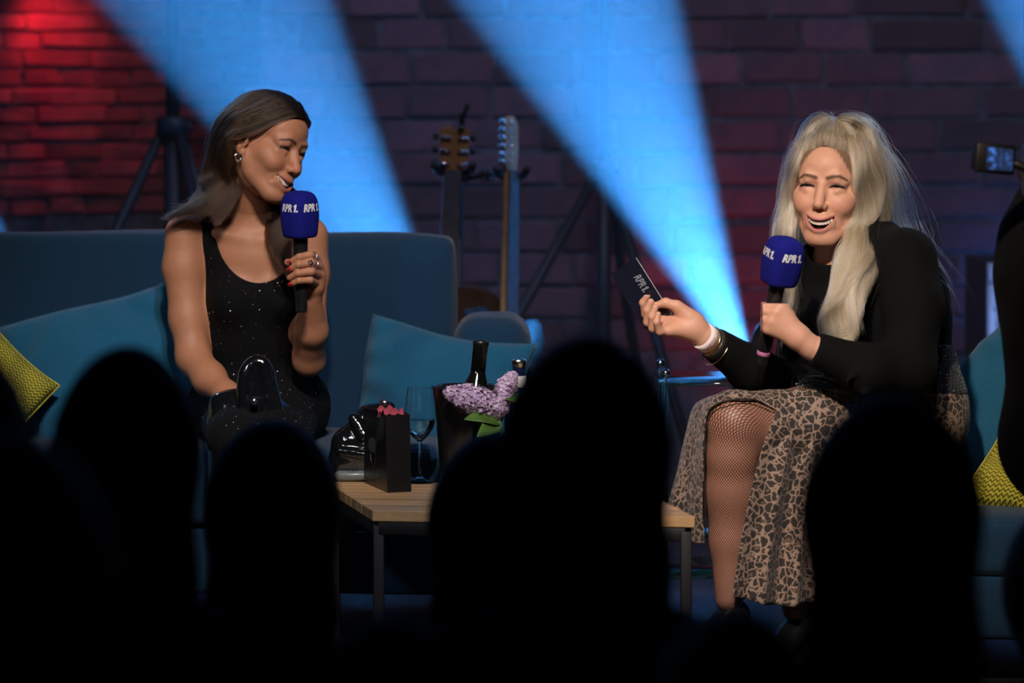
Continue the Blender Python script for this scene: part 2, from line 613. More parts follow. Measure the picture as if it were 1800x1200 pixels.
# older wall further back on the left, running away from the camera
a_l = math.radians(43)
ul = np.array([math.cos(a_l), math.sin(a_l), 0])
ol = np.array([-2.15, 2.95, 0.0])
bm = bmesh.new()
bm_box(bm, (0, 0, 0), (2.6, 0.16, 2.6), rot=Matrix.Rotation(a_l, 3, 'Z'))
me = from_bm('wall_left', bm)
me.transform(Matrix.Translation(Vector(ol + ul * 1.2 + np.array([-ul[1], ul[0], 0]) * 0.076 + np.array([0, 0, 1.25]))))
wl = tag(link('wall_left', me, M_mortar), kind='structure')
brick_wall(wl, ol, ul, 2.3, 0.80, 18, 0.0565, (0.26, 0.22, 0.14), 0.009, M_brick_l, 5, 0.04)

# ---------------------------------------------------------------- haze that the beams show up in
M_haze, nt, b = new_mat('stage_haze')
nt.nodes.remove(b)
vsn = N(nt, 'ShaderNodeVolumeScatter')
vsn.inputs['Color'].default_value = (0.9, 0.95, 1, 1)
vsn.inputs['Density'].default_value = 0.05
vsn.inputs['Anisotropy'].default_value = 0.0
nt.links.new(vsn.outputs[0], nt.nodes['Material Output'].inputs['Volume'])
hz = box('stage_haze', (0.0, 1.9, 1.55), (5.6, 1.5, 3.0), M_haze)
tag(hz, 'thin stage haze hanging in front of the brick wall', 'haze', kind='stuff')

# ---------------------------------------------------------------- sofa, armchair, cushions, table
M_sofa = weave_mat('sofa_blue_cloth', (0.012, 0.056, 0.128), (0.0045, 0.024, 0.058), 3000, bump=0.4)
M_teal = weave_mat('teal_cushion_cloth', (0.017, 0.165, 0.32), (0.006, 0.065, 0.14), 2000, bump=0.6)
M_yel = None
M_leg = mat('dark_wood_leg', (0.03, 0.02, 0.015), 0.5)


def yellow_mat():
    """chunky knit in zigzag rows"""
    m, nt, b = new_mat('yellow_knit')
    at = N(nt, 'ShaderNodeAttribute', attribute_name='uvp')
    sp = N(nt, 'ShaderNodeSeparateXYZ'); nt.links.new(at.outputs['Vector'], sp.inputs[0])

    def M(op, a, b_=None):
        n = N(nt, 'ShaderNodeMath', operation=op)
        for i, q in enumerate((a, b_)):
            if q is None: continue
            if isinstance(q, (int, float)): n.inputs[i].default_value = q
            else: nt.links.new(q, n.inputs[i])
        return n.outputs[0]
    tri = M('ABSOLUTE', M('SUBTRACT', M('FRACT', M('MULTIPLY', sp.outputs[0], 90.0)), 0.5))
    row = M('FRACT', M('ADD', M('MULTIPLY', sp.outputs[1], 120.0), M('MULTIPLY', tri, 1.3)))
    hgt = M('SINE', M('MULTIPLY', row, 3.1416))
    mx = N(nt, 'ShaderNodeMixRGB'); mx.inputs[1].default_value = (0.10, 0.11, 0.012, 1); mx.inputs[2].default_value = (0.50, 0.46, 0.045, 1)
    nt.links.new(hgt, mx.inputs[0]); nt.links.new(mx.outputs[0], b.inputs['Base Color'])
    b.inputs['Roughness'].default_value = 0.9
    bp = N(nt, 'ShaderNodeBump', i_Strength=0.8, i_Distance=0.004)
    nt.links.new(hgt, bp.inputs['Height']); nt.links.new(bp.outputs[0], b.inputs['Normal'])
    return m


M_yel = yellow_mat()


def puff_box(name, lo, hi, mtl, parent, bevel=0.03, puff=0.012, seed=0):
    """upholstered block: rounded box whose faces swell a little and have slack wrinkles"""
    lo, hi = np.array(lo, float), np.array(hi, float)
    c, s = (lo + hi) / 2, hi - lo
    bm = bmesh.new()
    bm_box(bm, (0, 0, 0), s, bevel=bevel, seg=4)
    big = [f for f in bm.faces if f.calc_area() > 0.004]
    bmesh.ops.subdivide_edges(bm, edges=list({e for f in big for e in f.edges}), cuts=9, use_grid_fill=True)
    h = s / 2
    for v in bm.verts:
        q = np.array(v.co) / h
        for i in range(3):
            j, k = (i + 1) % 3, (i + 2) % 3
            w = max(0, 1 - q[j] ** 4) * max(0, 1 - q[k] ** 4)
            v.co[i] += np.sign(q[i]) * puff * w * abs(q[i]) ** 3
        v.co.z += 0.004 * math.sin(9 * v.co.x + seed) * math.sin(7 * v.co.y + 2 * seed)
        v.co.y += 0.004 * math.sin(8 * v.co.x + 3 * seed + 5 * v.co.z)
    me = from_bm(name, bm, True)
    me.transform(Matrix.Translation(Vector(c)))
    return link(name, me, mtl, parent)


def piping(name, pts, mtl, parent, r=0.004):
    return tube(name, pts, r, mtl, parent, n=6, closed=True)


sofa = tag(empty('sofa', (-0.85, 0.4, 0)), 'long dark blue upholstered sofa the dark-haired woman sits on', 'sofa')
XR = -0.135
puff_box('back_cushion', (-0.59, 0.60, 0.40), (XR, 0.79, 0.850), M_sofa, sofa, 0.018, 0.010, 1)
puff_box('back_cushion', (-1.55, 0.60, 0.40), (-0.60, 0.79, 0.856), M_sofa, sofa, 0.018, 0.010, 2)
puff_box('seat_cushion', (-0.59, 0.10, 0.25), (XR, 0.62, 0.415), M_sofa, sofa, 0.03, 0.010, 3)
puff_box('seat_cushion', (-1.55, 0.10, 0.25), (-0.60, 0.62, 0.415), M_sofa, sofa, 0.03, 0.010, 4)
puff_box('base', (-1.57, 0.13, 0.10), (XR, 0.83, 0.25), M_sofa, sofa, 0.015, 0.0, 5)
puff_box('back_frame', (-1.57, 0.77, 0.23), (XR, 0.87, 0.77), M_sofa, sofa, 0.02, 0.0, 5)
puff_box('armrest', (XR + 0.004, 0.50, 0.10), (XR + 0.175, 0.85, 0.668), M_sofa, sofa, 0.05, 0.008, 6)
piping('piping', [(XR - 0.006, 0.61, 0.43), (XR - 0.006, 0.61, 0.835), (XR - 0.006, 0.77, 0.835), (XR - 0.006, 0.77, 0.43)], M_sofa, sofa)
for lx in (-1.50, -0.04):
    for ly in (0.19, 0.79):
        tube('leg', [(lx, ly, 0.0), (lx, ly, 0.105)], [0.018, 0.026], M_leg, sofa)

chair = tag(empty('armchair', (0.95, -0.2, 0)), 'dark blue armchair under the blonde woman with teal and yellow cushions', 'armchair')
puff_box('seat_cushion', (0.62, -0.52, 0.22), (1.22, 0.18, 0.345), M_sofa, chair, 0.03, 0.008, 7)
puff_box('base', (0.63, -0.51, 0.09), (1.30, 0.22, 0.225), M_sofa, chair, 0.02, 0.0, 8)
puff_box('backrest', (1.20, -0.52, 0.24), (1.36, 0.20, 0.80), M_sofa, chair, 0.04, 0.01, 9)
for lx in (0.68, 1.28):
    for ly in (-0.45, 0.14):
        tube('leg', [(lx, ly, 0.0), (lx, ly, 0.095)], [0.016, 0.024], M_leg, chair)


def pillow_mesh(name, w, h, t, n=44, seed=0, pinch=0.06):
    r = np.random.default_rng(seed)
    g = np.linspace(-1, 1, n)
    U, V = np.meshgrid(g, g, indexing='ij')
    ph = r.uniform(0, 6, 6)
    edge = np.clip((1 - U ** 2), 0, 1) ** 0.42 * np.clip((1 - V ** 2), 0, 1) ** 0.42
    z = t / 2 * edge * (1 + 0.10 * np.sin(2.2 * U + ph[0]) * np.sin(1.9 * V + ph[1]) + 0.05 * np.sin(5 * U + 3 * V + ph[2]))
    # slack folds running into the corners
    z += 0.012 * t / 0.14 * edge * (1 - edge) * 4 * np.sin(14 * (U * V) + ph[3]) * 0.5
    X = w / 2 * U * (1 - pinch * (1 - V ** 2) * 1.0) + 0.006 * np.sin(3 * V + ph[4])
    Z = h / 2 * V * (1 - pinch * (1 - U ** 2) * 1.0) + 0.006 * np.sin(3 * U + ph[5])
    A = np.stack([X, -z, Z], -1).reshape(-1, 3)
    B = np.stack([X, z, Z], -1).reshape(-1, 3)
    F0 = [(i * n + j, (i + 1) * n + j, (i + 1) * n + j + 1, i * n + j + 1) for i in range(n - 1) for j in range(n - 1)]
    m = n * n
    Fc = np.array(F0 + [(q[3] + m, q[2] + m, q[1] + m, q[0] + m) for q in F0])
    uv = np.stack([U * w / 2, V * h / 2], -1).reshape(-1, 2)
    me = mesh_np(name, np.concatenate([A, B]), Fc, uv=np.concatenate([uv, uv]))
    bm = bmesh.new(); bm.from_mesh(me)
    bmesh.ops.remove_doubles(bm, verts=bm.verts, dist=1e-5)
    bm.to_mesh(me); bm.free()
    me.polygons.foreach_set('use_smooth', np.ones(len(me.polygons), bool))
    # seam cord
    e = np.concatenate([np.stack([X[:, 0], 0 * X[:, 0], Z[:, 0]], 1), np.stack([X[-1, 1:], 0 * X[-1, 1:], Z[-1, 1:]], 1),
                        np.stack([X[::-1, -1][1:], 0 * X[::-1, -1][1:], Z[::-1, -1][1:]], 1), np.stack([X[0, ::-1][1:-1], 0 * X[0, ::-1][1:-1], Z[0, ::-1][1:-1]], 1)])
    return me, tube_mesh('seam', e, 0.0022, 5, closed=True)


def pillow(name, label, mtl, px, py, Y, w, h, t, roll=0, tilt=-15, yaw=0, seed=0, pinch=0.06):
    me, seam = pillow_mesh(name, w, h, t, seed=seed, pinch=pinch)
    R = Matrix.Rotation(math.radians(yaw), 4, 'Z') @ Matrix.Rotation(math.radians(tilt), 4, 'X') @ Matrix.Rotation(math.radians(roll), 4, 'Y')
    o = link(name, me, mtl)
    o.matrix_world = Matrix.Translation(Vector(P(px, py, Y))) @ R
    s = link('seam', seam, mtl, o, keep=False)
    tag(o, label, 'cushion')
    return o


pillow('cushion', 'teal blue woven cushion on the left of the sofa beside the dark-haired woman', M_teal, 190, 668, 0.40, 0.40, 0.37, 0.15, roll=-16, tilt=-16, yaw=6, seed=1)
pillow('cushion', 'teal blue woven cushion leaning by the right arm of the sofa', M_teal, 778, 690, 0.44, 0.38, 0.28, 0.13, roll=10, tilt=-14, yaw=-4, seed=2)
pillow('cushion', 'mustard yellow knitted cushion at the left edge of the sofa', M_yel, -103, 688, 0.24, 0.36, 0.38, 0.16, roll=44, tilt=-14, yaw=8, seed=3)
pillow('cushion', 'teal blue woven cushion propped on the armchair behind the blonde woman', M_teal, 1765, 722, 0.00, 0.30, 0.34, 0.14, roll=46, tilt=-14, yaw=-28, seed=4)
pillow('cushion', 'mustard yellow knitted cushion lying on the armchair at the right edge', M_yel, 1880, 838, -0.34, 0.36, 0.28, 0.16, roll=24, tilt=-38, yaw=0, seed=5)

# coffee table: trapezoid staves on a black frame
M_wood, nt, b = new_mat('oak_stave')
tc = N(nt, 'ShaderNodeTexCoord'); mp = N(nt, 'ShaderNodeMapping'); mp.inputs['Scale'].default_value = (3, 40, 40)
nz = N(nt, 'ShaderNodeTexNoise', i_Scale=4.0, i_Detail=6.0)
nt.links.new(tc.outputs['Object'], mp.inputs[0]); nt.links.new(mp.outputs[0], nz.inputs['Vector'])
mx = N(nt, 'ShaderNodeMixRGB'); mx.inputs[1].default_value = (0.36, 0.19, 0.08, 1); mx.inputs[2].default_value = (0.66, 0.42, 0.21, 1)
nt.links.new(nz.outputs['Fac'], mx.inputs[0])
oi = N(nt, 'ShaderNodeObjectInfo'); hs = N(nt, 'ShaderNodeHueSaturation'); mr = N(nt, 'ShaderNodeMapRange')
mr.inputs['To Min'].default_value = 0.8; mr.inputs['To Max'].default_value = 1.15
nt.links.new(oi.outputs['Random'], mr.inputs['Value']); nt.links.new(mr.outputs['Result'], hs.inputs['Value'])
nt.links.new(mx.outputs[0], hs.inputs['Color']); nt.links.new(hs.outputs[0], b.inputs['Base Color'])
b.inputs['Roughness'].default_value = 0.5

TZ = 0.36


def tabletop(px, py):
    """point on the table top seen at that pixel"""
    a, c = P(px, py, -1.0), P(px, py, 1.0)
    return a + (c - a) * ((TZ - a[2]) / (c[2] - a[2]))


FL, FR, BR, BL = tabletop(655, 897), tabletop(1222, 908), np.array([0.25, -0.06, TZ]), tabletop(574, 846)
table = tag(empty('coffee_table', (-0.02, -0.3, 0)), 'low wooden coffee table of oak staves on a black metal frame', 'table')
NS = 9
M_frame = mat('matt_black_steel', (0.003, 0.003, 0.0035), 0.6, bump=0.02)
for i in range(NS):
    t0, t1 = (i + 0.02) / NS, (i + 0.98) / NS
    q = [FL + (BL - FL) * t0, FR + (BR - FR) * t0, FR + (BR - FR) * t1, FL + (BL - FL) * t1]
    bm = bmesh.new()
    up = [bm.verts.new(p) for p in q]
    dn = [bm.verts.new(p - np.array([0, 0, 0.022])) for p in q]
    bm.faces.new(up); bm.faces.new(dn[::-1])
    for k in range(4): bm.faces.new((up[k], dn[k], dn[(k + 1) % 4], up[(k + 1) % 4]))
    bmesh.ops.bevel(bm, geom=list(bm.edges), offset=0.0015, segments=1, affect='EDGES')
    link('stave', from_bm('stave', bm), M_wood, table)
ctr = (FL + FR + BR + BL) / 4
corn = [p + (ctr - p) * 0.045 for p in (FL, FR, BR, BL)]
for i in range(4):
    a, c = corn[i].copy(), corn[(i + 1) % 4].copy()
    a[2] = c[2] = TZ - 0.036
    d = c - a
    box('rail', (a + c) / 2, (np.linalg.norm(d), 0.022, 0.026), M_frame, table, rot=Matrix.Rotation(math.atan2(d[1], d[0]), 3, 'Z'), bevel=0.002)
    box('leg', (a[0], a[1], (TZ - 0.03) / 2), (0.022, 0.022, TZ - 0.03), M_frame, table, bevel=0.002)

# glass side table behind it
M_glassedge = glass_mat('green_glass', (0.45, 0.95, 0.62), 1.5)
M_chrome = mat('chrome', (0.75, 0.76, 0.78), 0.12, 1.0, var=0.02, bump=0)
gt = tag(empty('glass_side_table', (0.45, 0.35, 0)), 'glass side table with green-edged shelves and chrome posts by the blonde woman', 'side table')
for zc, sh in ((0.552, 0), (0.22, 0), (0.13, 0)):
    box('glass_shelf', (0.50, 0.35, zc), (0.36, 0.34, 0.007), M_glassedge, gt, bevel=0.001, seg=1)
for gx in (0.335, 0.665):
    for gy in (0.20, 0.50):
        tube('post', [(gx, gy, 0), (gx, gy, 0.57)], 0.004, M_chrome, gt, n=10)
        lathe('finial', [(0.0, 0.013), (0.006, 0.012), (0.010, 0.006), (0.010, 0.0), (0.006, -0.004)][::-1], M_chrome, gt, n=12, axis=((gx, gy, 0.572), (0, 0, 1)))

# ---------------------------------------------------------------- things on the table
M_bagpaper = mat('black_gift_paper', (0.008, 0.008, 0.009), 0.35, bump=0.03)
M_patent, nt, b = new_mat('black_patent_leather')
b.inputs['Base Color'].default_value = (0.006, 0.007, 0.009, 1); b.inputs['Roughness'].default_value = 0.12
b.inputs['Coat Weight'].default_value = 1.0; b.inputs['Coat Roughness'].default_value = 0.03
tc = N(nt, 'ShaderNodeTexCoord'); nz = N(nt, 'ShaderNodeTexNoise', i_Scale=28.0, i_Detail=2.0)
nt.links.new(tc.outputs['Object'], nz.inputs['Vector'])
bp = N(nt, 'ShaderNodeBump', i_Strength=0.5, i_Distance=0.01)
nt.links.new(nz.outputs['Fac'], bp.inputs['Height']); nt.links.new(bp.outputs[0], b.inputs['Normal'])
M_glass = glass_mat('clear_glass')
M_wine = glass_mat('white_wine', (0.97, 0.98, 0.85), 1.34)
M_bottle = mat('dark_bottle_glass', (0.006, 0.008, 0.007), 0.08, coat=0.6, bump=0)
M_foil = mat('black_foil', (0.01, 0.01, 0.011), 0.3, bump=0.2, bscale=80)
M_steel = mat('silver_metal', (0.7, 0.7, 0.72), 0.22, 1.0, var=0.05, bump=0)
M_gold = mat('gold_metal', (0.75, 0.55, 0.3), 0.25, 1.0, var=0.05, bump=0)
M_white = mat('white_print', (0.78, 0.80, 0.82), 0.7, var=0.05, bump=0)


# gift bag: four walls, tapering fold, cord handle, printed ring
gb = tag(empty('gift_bag', tabletop(690, 858)), 'small black paper gift bag with a cord handle beside the wine glass', 'gift bag')
c0, c1 = tabletop(681, 866), tabletop(723, 864)
cb = tabletop(640, 848)
ex = (c1 - c0); ey = (cb - c0)
top = np.array([0, 0, 0.160])
bl = [c0, c1, c1 + ey, c0 + ey]
tp = [p + top + (0.06 * ey if i < 2 else -0.02 * ey) for i, p in enumerate(bl)]
for i, nm in enumerate(('front_panel', 'side_panel', 'front_panel', 'side_panel')):
    j = (i + 1) % 4
    bm = bmesh.new()
    q = [bl[i], bl[j], tp[j], tp[i]]
    if nm == 'side_panel':       # folded gusset
        mb = (bl[i] + bl[j]) / 2; mt = (tp[i] + tp[j]) / 2 + (ctr - mb) * 0.04
        fs = [[bl[i], mb, mt, tp[i]], [mb, bl[j], tp[j], mt]]
    else:
        fs = [q]
    for f in fs:
        bm.faces.new([bm.verts.new(p) for p in f])
    bmesh.ops.remove_doubles(bm, verts=bm.verts, dist=1e-6)
    me = from_bm(nm, bm)
    o = link(nm, me, M_bagpaper, gb)
    sm = o.modifiers.new('thickness', 'SOLIDIFY'); sm.thickness = 0.0008
box('base', (c0 + c1 + ey) / 2 * 1.0 + ey * 0.0 + np.array([0, 0, 0.002]) + (c0 - c0), (np.linalg.norm(ex) * 0.6, np.linalg.norm(ey) * 0.6, 0.002), M_bagpaper, gb,
    rot=Matrix.Rotation(math.atan2(ex[1], ex[0]), 3, 'Z'))
# left wall faces the camera-left: handle loop and ring print lie on it
nl = np.cross(ey, [0, 0, 1]); nl /= np.linalg.norm(nl)
if nl[1] > 0: nl = -nl
fw = lambda u, v: c0 + ey * u + np.array([0, 0, v]) + nl * 0.003
tube('cord_handle', catmull([fw(0.35, 0.155), fw(0.40, 0.10), fw(0.50, 0.045), fw(0.62, 0.05), fw(0.66, 0.07)], 24), 0.0016, M_bagpaper, gb, n=6)
M_ring = mat('dull_green_print', (0.05, 0.075, 0.07), 0.5, bump=0)
ring = [fw(0.58 + 0.16 * math.cos(a), 0.088 + 0.016 * math.sin(a)) for a in np.linspace(0, 2 * math.pi, 28, endpoint=False)]
bm = bmesh.new(); bm.faces.new([bm.verts.new(p) for p in ring]); link('printed_disc', from_bm('printed_disc', bm), M_ring, gb)
# pink tissue
M_tissue = mat('pink_tissue', (0.45, 0.06, 0.10), 0.7, bump=0.4, bscale=60)
g = np.linspace(0, 1, 12); U, V = np.meshgrid(g, g, indexing='ij')
q = (c0 + ey * 0.45 + ex * 0.1)[None, None] + ex * (U * 0.8)[..., None] + ey * ((V - 0.5) * 0.5)[..., None] + np.array([0, 0, 1.0]) * (0.150 + 0.010 * np.abs(np.sin(7 * U + 4 * V)) + 0.012 * np.sin(11 * V))[..., None]
link('tissue', mesh_np('tissue', q.reshape(-1, 3), np.array([(i * 12 + j, (i + 1) * 12 + j, (i + 1) * 12 + j + 1, i * 12 + j + 1) for i in range(11) for j in range(11)])), M_tissue, gb)

# wine glass
wg0 = tabletop(738, 848)
wg = tag(empty('wine_glass', wg0), 'stemmed wine glass with white wine on the wooden table', 'wine glass')
Hg = 0.202
outp = [(0.0, 0.0), (0.0300, 0.0), (0.0309, 0.0004), (0.0310, 0.001), (0.0308, 0.0018), (0.018, 0.005), (0.006, 0.012), (0.0036, 0.03), (0.0034, 0.082), (0.006, 0.089), (0.018, 0.100), (0.029, 0.116), (0.0335, 0.130), (0.0325, 0.150), (0.0290, 0.178), (0.02635, Hg - 0.0016), (0.0262, Hg - 0.0004), (0.0260, Hg)]
inp = [(0.0257, Hg), (0.0255, Hg - 0.0004), (0.02565, Hg - 0.0016), (0.0282, 0.178), (0.0317, 0.150), (0.0327, 0.130), (0.0282, 0.117), (0.017, 0.102), (0.004, 0.094), (0.0, 0.093)]
lathe('bowl_and_stem', outp + inp, M_glass, wg, n=48, axis=(wg0, (0, 0, 1)))
wine = [(0.0, 0.0931), (0.0039, 0.0941), (0.0169, 0.1021), (0.0281, 0.1171), (0.03255, 0.1300), (0.0324, 0.1340), (0.0323, 0.1345), (0.0318, 0.1346), (0.0, 0.1346)]
lathe('wine', wine, M_wine, wg, n=48, axis=(wg0, (0, 0, 1)))

# ice bucket with bottle
ib0 = tabletop(822, 862)
M_bucket = mat('black_bucket', (0.012, 0.012, 0.013), 0.25, coat=0.4, bump=0.02)
hb = 0.215
lathe_o = lathe('ice_bucket', [(0.052, 0.0), (0.054, 0.003), (0.066, hb * 0.7), (0.0735, hb), (0.0755, hb + 0.002), (0.0735, hb + 0.004), (0.0705, hb), (0.062, hb * 0.6), (0.05, 0.01), (0.0, 0.01)], M_bucket, n=40, axis=(ib0, (0, 0, 1)))
tag(lathe_o, 'tapered black ice bucket holding the wine bottle, behind the lilac', 'ice bucket')


def bottle(name, label, base, axis, H, rb, mtl, capm, capL, labelm=None, neck=0.0145):
    root = tag(empty(name, base), label, 'bottle')
    ax = np.array(axis, float); ax /= np.linalg.norm(ax)
    lathe('body', [(0, 0.0), (rb * 0.95, 0.0), (rb, 0.004), (rb, H * 0.58), (rb * 0.9, H * 0.64), (neck * 1.15, H * 0.76), (neck, H * 0.80), (neck, H - 0.006), (neck * 0.9, H - 0.004), (0, H - 0.004)], mtl, root, n=32, axis=(base, ax))
    lathe('cap', [(neck * 1.07, H - capL), (neck * 1.07, H - 0.012), (neck * 1.16, H - 0.011), (neck * 1.16, H - 0.002), (neck * 0.95, H), (0, H)], capm, root, n=28, axis=(base, ax))
    return root


bt = P(845, 607, ib0[1] + 0.05)
bottle('wine_bottle', 'dark wine bottle with black foil neck standing in the ice bucket', ib0 + np.array([-0.004, 0.03, 0.012]), bt - (ib0 + np.array([-0.004, 0.03, 0.012])), 0.3, 0.036, M_bottle, M_foil, 0.085)
wb0 = tabletop(912, 850)
M_navy = mat('navy_bottle_glass', (0.008, 0.012, 0.05), 0.08, coat=0.6, bump=0)
wbt = bottle('water_bottle', 'dark blue water bottle with silver screw cap behind the lilac', wb0, (0, 0, 1), 0.265, 0.031, M_navy, M_steel, 0.018, neck=0.0135)
lathe('neck_label', [(0.0152, 0.205), (0.0156, 0.206), (0.0156, 0.228), (0.0152, 0.229)], M_white, wbt, n=24, axis=(wb0, (0, 0, 1)))

# lilac: florets in two panicles plus leaves and a small vase
lil0 = tabletop(868, 872)
lil = tag(empty('lilac_bouquet', lil0), 'bunch of pale purple lilac with green leaves in a vase on the table', 'flowers')
M_lil = mat('lilac_petal', (0.74, 0.58, 0.76), 0.7, var=0.15, scale=60, bump=0, color2=(0.52, 0.35, 0.58))
M_leaf = mat('lilac_leaf', (0.10, 0.22, 0.03), 0.5, var=0.2, scale=20, bump=0.2, bscale=60)
M_vase = mat('dark_vase', (0.02, 0.02, 0.025), 0.3, bump=0)
lathe('vase', [(0.0, 0), (0.028, 0), (0.036, 0.05), (0.026, 0.10), (0.03, 0.115), (0.026, 0.113), (0.022, 0.10), (0.0, 0.03)], M_vase, lil, n=28, axis=(lil0, (0, 0, 1)))


def floret(r):
    """four-petalled floret"""
    V, Fc = [], []
    for k in range(4):
        a = k * math.pi / 2
        c, s = math.cos(a), math.sin(a)
        pts = [(0, 0, 0), (0.0014, -0.0014, 0.0004), (0.0036, -0.0012, 0.0003), (0.0041, 0, 0.0012), (0.0036, 0.0012, 0.0003), (0.0014, 0.0014, 0.0004)]
        o = len(V)
        V += [(c * x - s * y, s * x + c * y, z) for x, y, z in pts]
        Fc += [(o, o + 1, o + 2, o + 3), (o, o + 3, o + 4, o + 5)]
    return np.array(V), np.array(Fc)


def panicle(axis_pts, rads, n, seed):
    r = np.random.default_rng(seed)
    ap = catmull(axis_pts, 30); rr = np.interp(np.linspace(0, 1, 30), np.linspace(0, 1, len(rads)), rads)
    fv, ff = floret(r)
    VV, FF = [], []
    for i in range(n):
        k = int(r.integers(30))
        d = r.normal(size=3); d /= np.linalg.norm(d)
        rad = rr[k] * r.uniform(0.75, 1.05)
        p = ap[k] + d * rad
        z = d + r.normal(0, 0.3, 3); z /= np.linalg.norm(z)
        x = np.cross(z, r.normal(size=3)); x /= np.linalg.norm(x); y = np.cross(z, x)
        FF.append(ff + len(VV) * len(fv)); VV.append(p + r.uniform(0.8, 1.2) * (fv[:, :1] * x + fv[:, 1:2] * y + fv[:, 2:] * z))
    return mesh_np('florets', np.concatenate(VV), np.concatenate(FF), smooth=False)


LY = lil0[1]
for sp, rads, n, sd in (([P(790, 690, LY), P(830, 700, LY - 0.02), P(875, 718, LY)], [0.012, 0.026, 0.03, 0.022], 2600, 1),
                        ([P(900, 662, LY + 0.02), P(890, 680, LY + 0.02), P(882, 705, LY + 0.02)], [0.012, 0.022, 0.02], 1200, 2)):
    fl = link('florets', panicle(sp, rads, n, sd), M_lil, lil); fl['kind'] = 'stuff'
    tube('stem', catmull([sp[-1], sp[-1] + np.array([0.0, 0.01, -0.04]), lil0 + np.array([0, 0, 0.10])], 12), 0.003, M_leaf, lil, n=6)


def leaf(base, tip, width, sag, parent, nrm):
    base, tip, nrm = np.array(base), np.array(tip), np.array(nrm, float)
    d = tip - base; side = np.cross(d, nrm); side /= np.linalg.norm(side); nn = np.cross(side, d); nn /= np.linalg.norm(nn)
    V = []; K = 12
    for i in range(K + 1):
        t = i / K
        w = width * (math.sin(math.pi * min(1, t ** 0.75)) ** 0.8) * (1 - 0.25 * t) + 1e-4
        c = base + d * t + nn * sag * math.sin(math.pi * t)
        for s in (-1, -0.5, 0, 0.5, 1):
            V.append(c + side * w * s + nn * (abs(s) * 0.18 * w))
    Fc = np.array([(i * 5 + j, i * 5 + j + 1, (i + 1) * 5 + j + 1, (i + 1) * 5 + j) for i in range(K) for j in range(4)])
    o = link('leaf', mesh_np('leaf', V, Fc), M_leaf, parent)
    sm = o.modifiers.new('t', 'SOLIDIFY'); sm.thickness = 0.0006


leaf(P(880, 742, LY), P(815, 737, LY - 0.05), 0.024, 0.012, lil, (0.1, -0.7, 0.7))
leaf(P(880, 738, LY), P(838, 768, LY - 0.07), 0.022, 0.006, lil, (0.1, -0.9, 0.3))
leaf(P(890, 700, LY + 0.02), P(925, 715, LY - 0.02), 0.02, 0.01, lil, (0.3, -0.7, 0.6))

# ---------------------------------------------------------------- patent leather bags
def blob(name, h, ops, mtl, parent=None, lo=None, hi=None, it=2):
    f = Field(lo, hi, h)
    ops(f)
    V, Q = f.mesh()
    return link(name, mesh_np(name, relax(V, Q, it), Q), mtl, parent)


hb_ = tag(empty('handbag', P(440, 745, 0.06)), 'shiny black patent leather handbag on the lap of the dark-haired woman', 'handbag')


def bag_ops(f):
    w = lambda x, y, d=0: P(x, y, -0.03 + d)
    f.cone(w(400, 720), w(470, 722), 0.036, 0.038, 0.02)
    f.cone(w(405, 755), w(490, 755), 0.05, 0.05, 0.03)
    f.cone(w(452, 700, -0.02), w(452, 745, -0.03), 0.026, 0.036, 0.015)
    f.cone(w(385, 705), w(430, 697), 0.016, 0.02, 0.02)


blob('body', 0.003, bag_ops, M_patent, hb_, P(340, 800, -0.20), P(540, 640, 0.14) + np.array([0, 0, 0.02]))
hp = [P(434, 735, -0.080), P(430, 690, -0.080), P(434, 655, -0.075), P(446, 638, -0.070), P(458, 637, -0.070), P(468, 652, -0.070), P(476, 690, -0.075), P(488, 735, -0.080)]
hpc = catmull(hp, 40)
f = Field(hpc.min(0) - 0.03, hpc.max(0) + 0.03, 0.0022)
for i in range(39): f.cone(hpc[i], hpc[i + 1], 0.011 + 0.004 * abs(i - 20) / 20, 0.011 + 0.004 * abs(i - 20) / 20, 0.01)
f.cone(P(452, 660, -0.065), P(455, 735, -0.065), 0.012, 0.026, 0.02)
V, Q = f.mesh()
link('strap', mesh_np('strap', relax(V, Q, 2), Q), M_patent, hb_)
tube('clasp', [P(447, 697, -0.112), P(447, 712, -0.116)], [0.007, 0.008], M_steel, hb_, n=12)

lb = tag(empty('leather_bag', tabletop(650, 840)), 'slouchy shiny black leather bag behind the gift bag', 'bag')


def lb_ops(f):
    w = lambda x, y, d=0: P(x, y, 0.02 + d)
    f.cone(w(600, 812), w(680, 812), 0.030, 0.032, 0.02)
    f.cone(w(610, 780), w(690, 785), 0.034, 0.032, 0.02)
    f.cone(w(615, 770), w(650, 728), 0.024, 0.022, 0.012)
    f.cone(w(645, 728), w(682, 716), 0.018, 0.016, 0.008)
    f.cone(w(622, 735, -0.02), w(640, 765, -0.03), 0.012, 0.016, 0.006)
    f.cone(w(598, 792, -0.03), w(650, 800, -0.04), 0.010, 0.012, 0.005)
    f.cone(w(655, 745, -0.025), w(668, 790, -0.03), 0.012, 0.014, 0.006)


blob('body', 0.0025, lb_ops, M_patent, lb, P(570, 845, -0.12), P(730, 690, 0.09), 1)
bx_ = P(676, 712, -0.022)
lathe('clasp', [(0.0, -0.012), (0.010, -0.012), (0.0115, -0.008), (0.0115, 0.008), (0.010, 0.012), (0.0, 0.012)], M_steel, lb, n=20, axis=(bx_, (0.2, -0.1, 1)))
pb = tabletop(618, 846)
M_pouch = mat('grey_satin', (0.16, 0.18, 0.18), 0.3, bump=0.2, bscale=60)
tag(tube('rolled_pouch', catmull([pb + np.array([-0.035, 0.0, 0.0125]), pb + np.array([0, -0.004, 0.0125]), pb + np.array([0.035, 0.0, 0.0125])], 14), [0.006] + [0.011, 0.012] * 6 + [0.007], M_pouch, n=14),
    'small grey satin pouch lying on the table in front of the leather bag', 'pouch')

